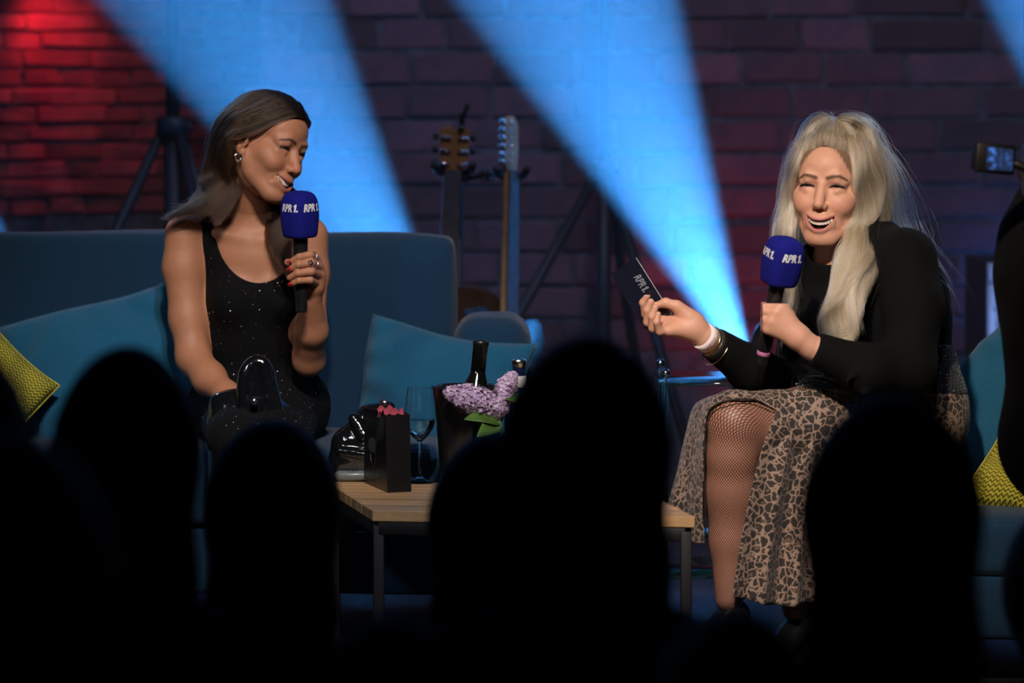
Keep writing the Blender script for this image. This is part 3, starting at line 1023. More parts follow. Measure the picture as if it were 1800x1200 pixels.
# ---------------------------------------------------------------- hand-held microphones
M_foam = mat('navy_foam', (0.009, 0.011, 0.20), 0.95, var=0.05, scale=300, bump=0.2, bscale=900, spec=0.15)
M_micbody = mat('microphone_black', (0.014, 0.014, 0.016), 0.32, bump=0)


def microphone(label, topc, botc, Lw, rw, twist, logos, ring_col=None):
    """topc: centre of windscreen top, botc: end of the handle"""
    topc, botc = np.array(topc), np.array(botc)
    ax = topc - botc; H = np.linalg.norm(ax); ax /= H
    root = tag(empty('microphone', botc), label, 'microphone')
    hd = lathe('handle', [(0, 0), (0.0115, 0.0), (0.0125, 0.004), (0.0125, 0.03), (0.0145, 0.045), (0.0165, H - Lw * 0.9), (0.0168, H - Lw * 0.5), (0, H - Lw * 0.5)], M_micbody, root, n=28, axis=(botc, ax))
    b0 = H - Lw
    prof = [(0, b0 + 0.004), (rw * 0.70, b0), (rw * 0.86, b0 + 0.003), (rw * 0.93, b0 + 0.012), (rw, b0 + Lw * 0.45), (rw * 0.985, b0 + Lw * 0.68), (rw * 0.90, b0 + Lw * 0.83), (rw * 0.72, b0 + Lw * 0.935), (rw * 0.42, b0 + Lw * 0.985), (0, b0 + Lw)]
    prof = [(max(float(a), 0), float(c)) for a, c in catmull(np.array(prof), 44)]
    prof[0] = (0, prof[0][1]); prof[-1] = (0, prof[-1][1])
    pw = 3.0
    ws = lathe('windscreen', prof, M_foam, root, n=64, axis=(botc, ax), pw=pw, twist=twist)
    ref = np.array([0, -1.0, 0]); e1 = ref - ax * np.dot(ref, ax); e1 /= np.linalg.norm(e1); e2 = np.cross(ax, e1)
    pr = np.array([p[0] for p in prof]); ph = np.array([p[1] for p in prof])
    for la in logos:
        me = logo_mesh(0.0165, 0.2, 0.042)

        def wrap(v):
            a = la + v[:, 0] * 0.80 / (rw * 1.02)
            hh = b0 + Lw * 0.66 + v[:, 1]
            rad = np.interp(hh, ph[2:-1], pr[2:-1])
            k = (np.abs(np.cos(a - twist)) ** pw + np.abs(np.sin(a - twist)) ** pw) ** (-1 / pw)
            rr = rad * k + 0.0006
            return botc + ax * hh[:, None] + rr[:, None] * (np.cos(a)[:, None] * e1 + np.sin(a)[:, None] * e2)
        mesh_map(me, wrap)
        link('logo_lettering', me, M_white, ws)
    if ring_col is not None:
        m = mat('pink_band', ring_col, 0.5, bump=0)
        lathe('colour_ring', [(0.0131, 0.020), (0.0135, 0.0205), (0.0135, 0.0275), (0.0131, 0.028)], m, hd, n=24, axis=(botc, ax))
    return root


MIC1T, MIC1B = P(526, 335, 0.0), P(530, 548, 0.02)
microphone('microphone with blue foam windscreen held by the dark-haired woman', MIC1T, MIC1B, 0.099, 0.0365, math.radians(45), [math.radians(-33), math.radians(50), math.radians(140)])
MIC2T, MIC2B = P(1384, 417, -0.50), P(1338, 640, -0.44)
microphone('microphone with blue foam windscreen and pink band held by the blonde woman', MIC2T, MIC2B, 0.097, 0.0375, math.radians(28), [math.radians(28), math.radians(-62), math.radians(120)], (0.75, 0.25, 0.55))

# ---------------------------------------------------------------- stands, guitars, projectors, flight case behind
M_stand = mat('black_stand_metal', (0.006, 0.006, 0.007), 0.55, bump=0.02)


def tripod(label, px, py_col, Y, top_z, pole_r, legs, strut=None):
    c = P(px, py_col, Y)
    root = tag(empty('tripod_stand', (c[0], c[1], 0)), label, 'stand')
    tube('pole', [(c[0], c[1], 0.12), (c[0], c[1], c[2])], pole_r, M_stand, root, n=14)
    tube('upper_pole', [(c[0], c[1], c[2]), (c[0], c[1], top_z)], pole_r * 0.72, M_stand, root, n=14)
    lathe('collar', [(pole_r * 1.1, -0.03), (pole_r * 1.7, -0.024), (pole_r * 1.7, 0.02), (pole_r * 1.2, 0.03)], M_stand, root, n=16, axis=(c, (0, 0, 1)))
    lathe('knob', [(0, 0), (0.012, 0), (0.014, 0.02), (0.01, 0.03), (0, 0.03)], M_stand, root, n=10, axis=(c + np.array([pole_r, -0.01, 0.0]), (1, -0.2, 0)))
    low = np.array([c[0], c[1], 0.2])
    for (dx, dy) in legs:
        foot = np.array([c[0] + dx, c[1] + dy, 0.012])
        d = np.array([dx, dy]) / math.hypot(dx, dy) * pole_r
        lg = tube('leg', [c + np.array([d[0], d[1], -0.01]), foot], 0.0155, M_stand, root, n=8)
        mid = c + (foot - c) * 0.55
        tube('brace', [np.array([c[0] + d[0], c[1] + d[1], max(0.14, mid[2] - 0.25)]), mid], 0.008, M_stand, root, n=6)
        lathe('foot', [(0, -0.012), (0.017, -0.012), (0.017, 0.012), (0, 0.014)], M_stand, lg, n=10, axis=(foot, (0, 0, 1)))
    return root


tripod('tall black speaker stand in front of the red-lit bricks', 304, 222, 2.5, 2.3, 0.028, [(-0.52, -0.12), (0.26, -0.30), (0.30, 0.32)])
tripod('black tripod stand between the guitars and the blonde woman', 1062, 300, 2.52, 2.2, 0.021, [(-0.55, -0.16), (0.28, -0.28), (0.16, 0.34)])

M_maple = mat('maple_neck', (0.55, 0.34, 0.13), 0.4, var=0.12, scale=18, bump=0)
M_spruce = mat('amber_neck', (0.38, 0.19, 0.07), 0.4, var=0.12, scale=18, bump=0)
M_gbody = mat('dark_guitar_lacquer', (0.012, 0.010, 0.010), 0.15, coat=0.8, bump=0)
M_acoustic = mat('brown_guitar_top', (0.06, 0.025, 0.012), 0.3, coat=0.4, bump=0)
M_rose = mat('rosewood_fretboard', (0.10, 0.10, 0.13), 0.45, bump=0)
M_tuner = mat('tuner_chrome', (0.85, 0.87, 0.9), 0.15, 1.0, var=0.02, bump=0)


def outline_slab(name, pts2, org, eu, ev, en, t, mtl, parent, bev=0.004):
    """outline (u,v) extruded by t along en"""
    bm = bmesh.new()
    up = [bm.verts.new(org + eu * u + ev * v + en * t / 2) for u, v in pts2]
    dn = [bm.verts.new(org + eu * u + ev * v - en * t / 2) for u, v in pts2]
    bm.faces.new(up); bm.faces.new(dn[::-1])
    n = len(pts2)
    for k in range(n): bm.faces.new((up[k], dn[k], dn[(k + 1) % n], up[(k + 1) % n]))
    bmesh.ops.recalc_face_normals(bm, faces=bm.faces)
    if bev: bmesh.ops.bevel(bm, geom=[e for e in bm.edges if len(e.link_faces) == 2 and e.calc_face_angle(0) > 1.0], offset=bev, segments=2, affect='EDGES')
    return link(name, from_bm(name, bm), mtl, parent)


def closed_curve(pts, n):
    p = np.array(pts + pts[:3], float)
    return [tuple(q) for q in catmull(p, n)][int(n * 1.0 / (len(pts) + 2)):][: int(n * len(pts) / (len(pts) + 2))]


GY = 1.62
# acoustic guitar: headstock facing the room, neck falling behind the sofa
ac_top, ac_bot = P(800, 222, GY), P(782, 545, GY + 0.05)
ev = ac_top - ac_bot; Lac = np.linalg.norm(ev); ev /= Lac
en = np.array([0.1, -1, 0.0]); en -= ev * (en @ ev); en /= np.linalg.norm(en)
eu = np.cross(ev, en); eu = eu if eu[0] > 0 else -eu
ag = tag(empty('acoustic_guitar', P(782, 700, GY)), 'acoustic guitar with amber headstock standing behind the sofa', 'guitar')
ahs = outline_slab('headstock', [(-0.024, 0.0), (0.024, 0.0), (0.036, 0.022), (0.039, 0.10), (0.012, 0.108), (0.0, 0.098), (-0.012, 0.108), (-0.039, 0.10), (-0.036, 0.022)], ac_top - ev * 0.108, eu, ev, en, 0.015, M_spruce, ag, 0.002)
outline_slab('neck', [(-0.023, 0), (0.023, 0), (0.0215, Lac - 0.10), (-0.0215, Lac - 0.10)], ac_bot, eu, ev, en, 0.022, M_spruce, ag, 0.006)
outline_slab('fretboard', [(-0.024, 0.02), (0.024, 0.02), (0.0215, Lac - 0.11), (-0.0215, Lac - 0.11)], ac_bot + en * 0.013, eu, ev, en, 0.006, M_rose, ag, 0.001)
for r_ in range(3):
    for s in (-1, 1):
        p = ac_top - ev * (0.028 + 0.034 * r_) + eu * s * 0.022 + en * 0.010
        tube('tuner_plate', [p - eu * 0.013, p + eu * 0.013], 0.0045, M_tuner, ahs, n=6)
        q = p + eu * s * 0.026 - en * 0.008
        lathe('tuning_peg', [(0, -0.008), (0.008, -0.006), (0.009, 0.004), (0, 0.008)], M_stand, ahs, n=8, axis=(q, eu))
body = closed_curve([(0, 0.0), (0.14, -0.03), (0.185, -0.16), (0.13, -0.27), (0.20, -0.40), (0.12, -0.53), (0, -0.55), (-0.12, -0.53), (-0.20, -0.40), (-0.13, -0.27), (-0.185, -0.16), (-0.14, -0.03)], 90)
outline_slab('body', [(u * 0.9, v * 0.9) for u, v in body], ac_bot + ev * 0.06 - en * 0.05 + eu * 0.012, eu, ev, en, 0.085, M_acoustic, ag, 0.006)
# clip tuner on the headstock
ct = tag(empty('clip_tuner', P(815, 212, GY - 0.01)), 'small black clip-on tuner on the acoustic guitar headstock', 'tuner')
box('clip', P(812, 208, GY - 0.012), (0.014, 0.022, 0.035), M_stand, ct, bevel=0.002)
box('display', P(819, 193, GY - 0.022), (0.012, 0.03, 0.036), M_stand, ct, rot=Matrix.Rotation(0.35, 3, 'Y'), bevel=0.003)

# electric guitar seen edge-on
el_top, el_bot = P(899, 203, GY), P(893, 565, GY - 0.03)
ev = el_top - el_bot; Le = np.linalg.norm(ev); ev /= Le
en = np.array([0.80, -0.60, 0.0]); en -= ev * (en @ ev); en /= np.linalg.norm(en)
eu = np.cross(ev, en); eu /= np.linalg.norm(eu)
if eu[0] < 0: eu = -eu
eg = tag(empty('electric_guitar', P(895, 610, GY)), 'electric guitar with pale maple neck and dark body on the guitar stand', 'guitar')
ehs = outline_slab('headstock', [(-0.02, 0.0), (0.02, 0.0), (0.026, 0.05), (0.022, 0.12), (0.005, 0.142), (-0.02, 0.138), (-0.032, 0.12), (-0.034, 0.02)], el_top - ev * 0.142, eu, ev, en, 0.014, M_maple, eg, 0.003)
outline_slab('neck', [(-0.026, 0), (0.026, 0), (0.021, Le - 0.135), (-0.021, Le - 0.135)], el_bot, eu, ev, en, 0.020, M_maple, eg, 0.006)
efb = outline_slab('fretboard', [(-0.026, 0), (0.026, 0), (0.0205, Le - 0.14), (-0.0205, Le - 0.14)], el_bot + en * 0.012, eu, ev, en, 0.005, M_rose, eg, 0.001)
for k in range(14):
    p = el_bot + ev * (0.02 + (Le - 0.17) * (1 - 0.86 ** (k + 1)) / (1 - 0.86 ** 14)) + en * 0.0155
    tube('fret', [p - eu * 0.021, p + eu * 0.021], 0.0012, M_tuner, efb, n=5)
for k in range(6):
    p = el_top - ev * (0.016 + 0.0205 * k) - eu * 0.030 + en * 0.004
    lathe('tuning_peg', [(0, -0.010), (0.006, -0.009), (0.008, 0.0), (0.006, 0.009), (0, 0.010)], M_tuner, ehs, n=10, axis=(p - eu * 0.012, eu))
    lathe('string_post', [(0.003, 0), (0.003, 0.012), (0, 0.012)], M_tuner, ehs, n=8, axis=(p + eu * 0.014, en))
eb = closed_curve([(-0.03, -0.02), (-0.10, 0.035), (-0.15, 0.02), (-0.15, -0.08), (-0.125, -0.16), (-0.165, -0.27), (-0.10, -0.36), (0.06, -0.36), (0.15, -0.28), (0.12, -0.16), (0.15, -0.06), (0.13, 0.0), (0.07, 0.0), (0.03, -0.03)], 90)
ebd = outline_slab('body', [(u, v) for u, v in eb], el_bot + ev * 0.0 - en * 0.012, eu, ev, en, 0.042, M_gbody, eg, 0.006)
outline_slab('pickguard', [(-0.02, -0.04), (0.05, -0.05), (0.09, -0.15), (0.02, -0.22), (-0.06, -0.16)], el_bot + en * 0.011, eu, ev, en, 0.003, M_white, ebd, 0)

# multi guitar stand: column, yokes, feet
gs = tag(empty('guitar_stand', P(800, 640, GY + 0.08)), 'black double guitar stand with padded yokes', 'stand')
cx = P(806, 300, GY + 0.08)
tube('column', [(cx[0], cx[1], 0.03), cx], 0.013, M_stand, gs)
tube('cross_arm', catmull([P(772, 293, GY + 0.02), P(810, 312, GY + 0.05), P(850, 306, GY + 0.05), P(895, 302, GY + 0.05)], 20), 0.010, M_stand, gs, n=8)
for (hx, hy, w) in ((797, 293, 34), (899, 300, 27)):
    for s in (-1, 1):
        tube('yoke_arm', catmull([P(hx, hy + 14, GY + 0.04), P(hx + s * w * 0.8, hy + 8, GY + 0.0), P(hx + s * w, hy - 3, GY - 0.05)], 10), 0.010, M_stand, gs, n=8)
clm = box('clamp', P(857, 307, GY + 0.03), (0.035, 0.03, 0.03), M_stand, gs, bevel=0.003)
for sx in (-1, 1):
    for sy in (-1, 1):
        p = P(857 + sx * 6, 307 + sy * 6, GY + 0.012)
        lathe('bolt', [(0, 0), (0.003, 0), (0.003, 0.003), (0, 0.004)], M_tuner, clm, n=8, axis=(p, (0, -1, 0)))
for (fx, fy) in ((-0.2, -0.15), (0.2, -0.15), (0.0, 0.22)):
    tube('foot', [(cx[0], cx[1], 0.05), (cx[0] + fx, cx[1] + fy, 0.01)], 0.010, M_stand, gs, n=8)

# beam projectors
M_lens = emit_mat('projector_lens', (0.35, 0.8, 1.0), 14.0)
for i, ((bx, by), lean, opening) in enumerate(BEAMS):
    if i > 1 and i != 3: continue
    s0 = P(bx, by, BEAM_YS[i])
    a = math.radians(lean)
    ax = np.array([-math.sin(a), -0.02, math.cos(a)])
    nm = ('behind the sofa back, hidden source of the left beam', 'glowing behind the hand of the blonde woman', '', 'behind the left end of the sofa')[i]
    r_ = tag(empty('beam_projector', (s0[0], s0[1], 0)), 'black floor spotlight with blue beam ' + nm, 'spotlight')
    b_ = s0 - ax * 0.02
    hsg = lathe('housing', [(0, -0.16), (0.04, -0.16), (0.055, -0.13), (0.058, -0.01), (0.062, 0.0), (0.062, 0.012), (0.052, 0.012), (0.050, -0.004)], M_stand, r_, n=24, axis=(b_, ax))
    lathe('lens', [(0, -0.006), (0.049, -0.006), (0.049, -0.009)], M_lens, hsg, n=24, axis=(b_, ax))
    side = np.array([0, 1.0, 0])
    piv = b_ - ax * 0.07
    tube('yoke', catmull([piv + side * 0.07, piv + side * 0.075 + np.array([0, 0, -0.10]), np.array([piv[0], piv[1], piv[2] - 0.17]), piv - side * 0.075 + np.array([0, 0, -0.10]), piv - side * 0.07], 24), 0.008, M_stand, r_, n=8)
    tube('spigot', [(piv[0], piv[1], piv[2] - 0.17), (piv[0], piv[1], 0.02)], 0.012, M_stand, r_, n=8)
    lathe('base', [(0, 0), (0.10, 0), (0.10, 0.015), (0.02, 0.025), (0, 0.025)], M_stand, r_, n=24, axis=((piv[0], piv[1], 0.0), (0, 0, 1)))
# curved chrome stand tube in front of the right projector
ctube = [np.array([P(1320, 700, 1.25)[0], 1.25, 0.0]), P(1320, 700, 1.25), P(1322, 640, 1.2), P(1324, 605, 1.18), P(1334, 580, 1.15), P(1352, 565, 1.13), P(1400, 545, 1.12)]
tag(tube('bent_tube', catmull(ctube, 40), 0.010, M_chrome, n=12), 'bent chrome tube rising beside the glowing spotlight', 'tube')

# flight case at the right
fc0 = P(1733, 640, 2.2)
fcase = tag(empty('flight_case', (fc0[0] + 0.25, 2.45, 0)), 'black flight case with riveted aluminium edges at the right', 'flight case')
M_case = mat('black_laminate', (0.010, 0.012, 0.013), 0.5, bump=0.1)
M_alu = mat('aluminium_edge', (0.42, 0.45, 0.5), 0.42, 0.7, var=0.08, scale=40, bump=0.05)
ztop = P(1740, 462, 2.2)[2]
xw = 0.55
box('panel', (fc0[0] + xw / 2, 2.2 + 0.25, ztop / 2 + 0.01), (xw - 0.004, 0.5, ztop - 0.02), M_case, fcase)
lep0 = None
for ex_ in (fc0[0] + xw - 0.018, fc0[0] + 0.018):
    lep = box('edge_profile', (ex_, 2.195, ztop / 2), (0.036, 0.010, ztop), M_alu, fcase, bevel=0.002)
lep0 = lep
box('edge_profile', (fc0[0] + xw / 2, 2.195, ztop - 0.018), (xw, 0.009, 0.036), M_alu, fcase, bevel=0.002)
box('corner', (fc0[0] + 0.028, 2.189, ztop - 0.028), (0.056, 0.006, 0.056), M_alu, fcase, bevel=0.002)
for k in range(7):
    lathe('rivet', [(0.005, 0), (0.004, 0.002), (0, 0.003)], M_tuner, lep0, n=8, axis=((fc0[0] + 0.020, 2.189, ztop - 0.035 - 0.09 * k), (0, -1, 0)))

# ---------------------------------------------------------------- camera operator kneeling at the right edge, video camera
M_cloth_blk = weave_mat('black_cotton', (0.003, 0.003, 0.004), (0.0015, 0.0015, 0.002), 1400, bump=0.3, sheen=0.0)
M_dark_skin = mat('shaded_skin', (0.35, 0.20, 0.14), 0.5, bump=0.05, sss=0.05)
OY = -0.98


def q(px, py, dy=0.0): return P(px, py, OY + dy)


f = Field(q(1735, 1000)[0:3] * np.array([1, 0, 0]) + np.array([0, OY - 0.5, 0.0]), np.array([1.75, OY + 0.35, 1.45]), 0.007)
f.cone(q(1920, 760), q(1905, 470), 0.15, 0.165, 0.06)
f.cone(q(1905, 470), q(1900, 400, 0.0), 0.14, 0.10, 0.06)
f.cone(q(1856, 395), q(1822, 590, -0.04), 0.062, 0.048, 0.03)
f.cone(q(1840, 350), q(1835, 400), 0.045, 0.065, 0.05)
f.cone(q(1822, 590, -0.04), q(1850, 420, -0.18), 0.047, 0.034, 0.02)
f.cone(q(1990, 400), q(2020, 600, -0.05), 0.062, 0.05, 0.03)
f.cone(q(2020, 600, -0.05), q(1940, 400, -0.2), 0.046, 0.034, 0.02)
f.cone(q(1910, 370), q(1905, 300), 0.055, 0.052, 0.03)
f.ell(q(1900, 215, -0.02), (0.08, 0.10, 0.118), 0.02)
hipz = q(1920, 780)
f.ell(hipz, (0.17, 0.15, 0.13), 0.06)
kn1 = np.array([hipz[0] - 0.02, OY - 0.36, 0.40]); kn2 = np.array([hipz[0] + 0.16, OY - 0.12, 0.10])
f.cone(hipz + np.array([-0.05, 0, 0]), kn1, 0.095, 0.065, 0.04)
f.cone(kn1, np.array([kn1[0], OY - 0.30, 0.06]), 0.06, 0.042, 0.02)
f.ell((kn1[0], OY - 0.36, 0.04), (0.045, 0.12, 0.042), 0.02)
f.cone(hipz + np.array([0.08, 0, 0]), kn2, 0.095, 0.065, 0.04)
f.cone(kn2, np.array([kn2[0], OY + 0.26, 0.07]), 0.06, 0.042, 0.02)
V, Q = f.mesh()
op = link('person', mesh_np('camera_operator', relax(V, Q, 2), Q), M_cloth_blk)
tag(op, 'person in black holding a video camera, cut off by the right edge', 'person')
vc = tag(empty('video_camera', q(1840, 330, -0.25)), 'black video camera with a small flip-out screen at the right edge', 'camera')
M_cam = mat('camera_black', (0.004, 0.004, 0.0045), 0.5, bump=0.05)
box('body', q(1858, 300, -0.16), (0.10, 0.24, 0.11), M_cam, vc, bevel=0.012)
lathe('lens', [(0, 0), (0.034, 0), (0.040, 0.06), (0.040, 0.10), (0.034, 0.10), (0.03, 0.08), (0, 0.08)], M_cam, vc, n=24, axis=(q(1858, 300, -0.04), (-0.25, 1, 0)))
tube('screen_arm', catmull([q(1762, 278, -0.17), q(1790, 290, -0.18), q(1815, 300, -0.18)], 10), 0.008, M_cam, vc, n=8)
Rm = Matrix.Rotation(math.radians(5), 3, 'Y') @ Matrix.Rotation(math.radians(14), 3, 'Z')
sc_c = q(1749, 279, -0.19)
scr = box('screen_housing', sc_c, (0.076, 0.012, 0.054), M_cam, vc, rot=Rm, bevel=0.004)
box('hinge', sc_c + np.array([-0.034, 0.004, 0.0]), (0.014, 0.02, 0.038), M_cam, vc, rot=Rm, bevel=0.004)
# lit picture on the flip-out screen: a dark figure in front of a blue beam
M_scr, nt, b = new_mat('camera_screen')
tc = N(nt, 'ShaderNodeTexCoord'); nz = N(nt, 'ShaderNodeTexNoise', i_Scale=55.0, i_Detail=3.0)
nt.links.new(tc.outputs['Object'], nz.inputs['Vector'])
rm = N(nt, 'ShaderNodeValToRGB')
rm.color_ramp.elements[0].position = 0.42; rm.color_ramp.elements[0].color = (0.004, 0.008, 0.02, 1)
rm.color_ramp.elements[1].position = 0.72; rm.color_ramp.elements[1].color = (0.05, 0.16, 0.6, 1)
e_ = rm.color_ramp.elements.new(0.56); e_.color = (0.012, 0.03, 0.09, 1)
nt.links.new(nz.outputs['Fac'], rm.inputs[0])
b.inputs['Base Color'].default_value = (0.01, 0.01, 0.01, 1); b.inputs['Roughness'].default_value = 0.15
nt.links.new(rm.outputs[0], b.inputs['Emission Color']); b.inputs['Emission Strength'].default_value = 1.3
n_ = np.array(Rm @ Vector((0, -1, 0)))
box('screen', sc_c + n_ * 0.0064 + np.array(Rm @ Vector((0.007, 0, 0))), (0.050, 0.001, 0.040), M_scr, scr, rot=Rm)

# ---------------------------------------------------------------- people: heads
def basis(yaw, pitch, roll):
    """columns: person's right, forward, up in world space (yaw > 0 looks to image right, pitch > 0 down)"""
    y, p, r = map(math.radians, (yaw, pitch, roll))
    f0 = np.array([math.sin(y), -math.cos(y), 0.0]); up = np.array([0, 0, 1.0]); r0 = np.cross(f0, up)
    f_ = math.cos(p) * f0 - math.sin(p) * up
    u_ = math.cos(p) * up + math.sin(p) * f0
    rr = math.cos(r) * r0 + math.sin(r) * u_
    uu = -math.sin(r) * r0 + math.cos(r) * u_
    return np.stack([rr, f_, uu], 1)


def smooth01(x): x = np.clip(x, 0, 1); return x * x * (3 - 2 * x)


def seg_dist(Pn, a, b):
    a, b = np.array(a, float), np.array(b, float)
    ab = b - a
    t = np.clip(((Pn - a) @ ab) / (ab @ ab), 0, 1)
    return np.linalg.norm(Pn - a - t[:, None] * ab, axis=1)


def poly_dist(Pn, pts):
    return np.min([seg_dist(Pn, pts[i], pts[i + 1]) for i in range(len(pts) - 1)], axis=0)


class Head:
    """laughing woman's head in millimetres: x right, y forward, z up, origin between the eyes' level and the ears"""

    def __init__(self, pos, yaw, pitch, roll, scale, skin, lip, brow, mouth_w=25.0, gape=15.0, squint=2.3, cheek=1.0, jaw=1.0, neck_to=None, neck_r=(0.044, 0.050), shadow=(0.30, 0.17, 0.12), lipfull=1.0, soft=34, curl=8.5, fold=1.6, roots=None):
        self.R = basis(yaw, pitch, roll); self.pos = np.array(pos, float); self.s = scale / 1000.0
        W, G = mouth_w, gape
        h = 1.35
        f = Field((-92, -125, -175), (92, 125, 125), h)
        f.ell((0, -14, 34), (69, 88, 77), 5)
        f.ell((0, 29, 38), (55, 51, 46), 14)
        f.ell((0, 17, -28), (53, 61, 77), 18)
        for s in (1, -1):
            f.chain([(s * 50, -2, -42), (s * 39 * jaw, 20, -71), (s * 14 * jaw, 63, -102)], (8, 8, 9), 20)
            f.ell((s * 38, 44, -24), (17, 19, 16), 20)
        f.ell((0, 72, -104), (15, 11, 10), 16)
        # muzzle and cheeks of a broad smile
        f.ell((0, 64, -72), (28, 25, 20), 16)
        for s in (1, -1):
            f.ell((s * 33, 58, -36), (15 * cheek, 15 * cheek, 13 * cheek), 20)
            # brow
            f.chain([(s * 12, 76, 17), (s * 28, 75, 20), (s * 42, 63, 15)], (4.5, 5, 4), 14)
            # socket
            f.ell((s * 31.5, 92, 1), (16, 13.5, 9.5), 11, op='s')
            # lids over the eyeball
            f.ell((s * 31, 70, 0.5), (15, 14.2, 13.4), 6)
            f.chain([(s * 18, 79, -8), (s * 31, 82.0, -10.5), (s * 44, 73, -7)], (1.8, 2.4, 1.8), 6)
            f.chain([(s * 19, 80.5, 8.5), (s * 31, 84.0, 10.0), (s * 45, 74, 6)], (1.8, 2.2, 1.8), 6)
        # nose
        f.cone((0, 78, 10), (0, 102, -35), 5.5, 6.5, 8)
        f.ell((0, 104, -38), (7.8, 8.8, 7.4), 5)
        for s in (1, -1):
            f.ell((s * 10.6, 93.5, -42), (5.4, 8.5, 5.8), 4)
            f.ell((s * 5.6, 98, -48.5), (2.4, 4.4, 2.4), 1.6, op='s')
            # fold from nose to mouth corner
            f.chain([(s * 18, 92, -46), (s * (W + 3.0), 83, -62), (s * (W + 6), 75, -76)], (1.0 * fold, 1.3 * fold, 0.8 * fold), 6, op='s')
        # mouth: zU upper edge of opening, zL lower
        zU = lambda x: -71.0 + curl * (np.abs(x) / W) ** 2
        zL = lambda x: zU(x) - G * np.clip(1 - (x / W) ** 2, 0, 1) ** 0.75
        yS = lambda x: 95.5 - 17.0 * (np.abs(x) / W) ** 2
        self.zU, self.zL, self.yS, self.W, self.G = zU, zL, yS, W, G
        xs = np.linspace(-W, W, 15)
        up = [(x, yS(x) - 1.5, zU(x) + 3.2 * lipfull) for x in xs]
        lo = [(x, yS(x) - 2.5, zL(x) - 3.4 * lipfull) for x in xs]
        ru = [1.6 + 2.6 * lipfull * (1 - (x / W) ** 2) for x in xs]
        rl = [1.6 + 3.6 * lipfull * (1 - (x / W) ** 2) for x in xs]
        f.chain(up, ru, 4); f.chain(lo, rl, 4)

        def mouth(X, Y, Z):
            return np.maximum(np.maximum((Z - zU(X)) * 0.8, (zL(X) - Z) * 0.8), np.maximum(66 - Y, np.abs(X) - W))
        f.func(mouth, (-W - 4, 60, -110), (W + 4, 112, -50), 1.6, 's')
        for s in (1, -1):
            # slit of a laughing eye
            sl = squint

            def slit(X, Y, Z, s=s):
                x = X - s * 31.0
                arch = 1.6 - 0.010 * x * x - 0.8
                t = np.clip(1 - (x / 14.0) ** 2, 0, 1)
                return np.maximum(np.maximum(np.abs(Z - arch - 0.02 * s * x) - sl * t, np.abs(x) - 14), 70 - Y)
            f.func(slit, (s * 31 - 18, 66, -10), (s * 31 + 18, 100, 10), 1.2, 's')
            # ear
            Re = np.array(Matrix.Rotation(math.radians(-s * 18), 3, 'Z') @ Matrix.Rotation(math.radians(-10), 3, 'X'))
            f.ell((s * 73, -10, -12), (5.5, 16, 29), 4, R=Re)
            f.ell((s * 79, -7, -8), (5, 10, 18), 4, R=Re, op='s')
            f.ell((s * 72, -2, -37), (5, 8, 8), 4)
            f.ell((s * 73, 2, -14), (4, 4, 6), 3)
        if neck_to is not None:
            nb = (self.R.T @ (np.array(neck_to) - self.pos)) / self.s
            f.cone((0, -20, -40), nb, neck_r[0] * 1000, neck_r[1] * 1000, 12)
        V, Q = f.mesh()
        # keep eyes, nose and lips crisp, let cheeks, forehead and jaw flow
        ax0, z0 = np.abs(V[:, 0]), V[:, 2]
        keep = np.zeros(len(V))
        fr = smooth01((V[:, 1] - 58) / 12)
        for s in (1, -1):
            keep = np.maximum(keep, fr * smooth01(1.6 - np.hypot((V[:, 0] - s * 31) / 15, (z0 - 1) / 9)))
        keep = np.maximum(keep, fr * smooth01(1.7 - np.hypot(V[:, 0] / 13, (z0 + 40) / 14)))
        keep = np.maximum(keep, fr * smooth01(1.5 - np.hypot(V[:, 0] / (W + 2), (z0 + 75) / (G * 0.75 + 6))))
        keep = np.maximum(keep, smooth01((ax0 - 64) / 6) * smooth01(1.4 - np.hypot((V[:, 1] + 8) / 22, (z0 + 14) / 32)))
        for _ in range(soft):
            V = V + (relax(V, Q, 1, 0.6) - V) * (1 - 0.97 * keep)[:, None]
        V = relax(V, Q, 1, 0.4)
        # ---- complexion
        C = np.tile(np.array(skin, float), (len(V), 1))
        x, y, z = V.T
        ax_ = np.abs(x)

        def lay(mask, col):
            nonlocal C
            C = C * (1 - mask[:, None]) + np.array(col) * mask[:, None]
        front = smooth01((y - 40) / 25)
        lay(0.35 * front * np.exp(-((ax_ - 42) / 16) ** 2 - ((z + 36) / 15) ** 2), (skin[0] * 0.95, skin[1] * 0.62, skin[2] * 0.55))
        lay(0.25 * front * np.exp(-(x / 12) ** 2 - ((z + 38) / 12) ** 2), (skin[0] * 1.0, skin[1] * 0.8, skin[2] * 0.75))
        # eye shadow, brow, lash line
        for s in (1, -1):
            xe = (x - s * 31)
            lid = front * np.exp(-(xe / 17) ** 2 - ((z - 4) / 6.5) ** 2)
            lay(0.7 * lid, shadow)
            lay(0.6 * front * np.exp(-((np.abs(x) - 46) / 6) ** 2 - ((z - 1) / 4.5) ** 2) * (x * s > 0), (shadow[0] * 0.6, shadow[1] * 0.6, shadow[2] * 0.6))
            line = front * smooth01(1 - np.abs(z - (0.8 - 0.010 * xe * xe)) / (squint + 2.6)) * (np.abs(xe) < 17)
            lay(0.9 * line, (0.02, 0.013, 0.012))
            bp_ = [(s * 12, 84, 17), (s * 24, 86, 20.5), (s * 37, 80, 21.5), (s * 50, 66, 14)]
            db = poly_dist(V[:, [0, 2]] if False else np.stack([x, 0 * x, z], 1), [(p[0], 0, p[2]) for p in bp_])
            w_ = 5.0 - 0.06 * np.maximum(0, np.abs(x) - 14)
            lay(0.92 * front * smooth01(1.25 - db / w_) * (x * s > 0), brow)
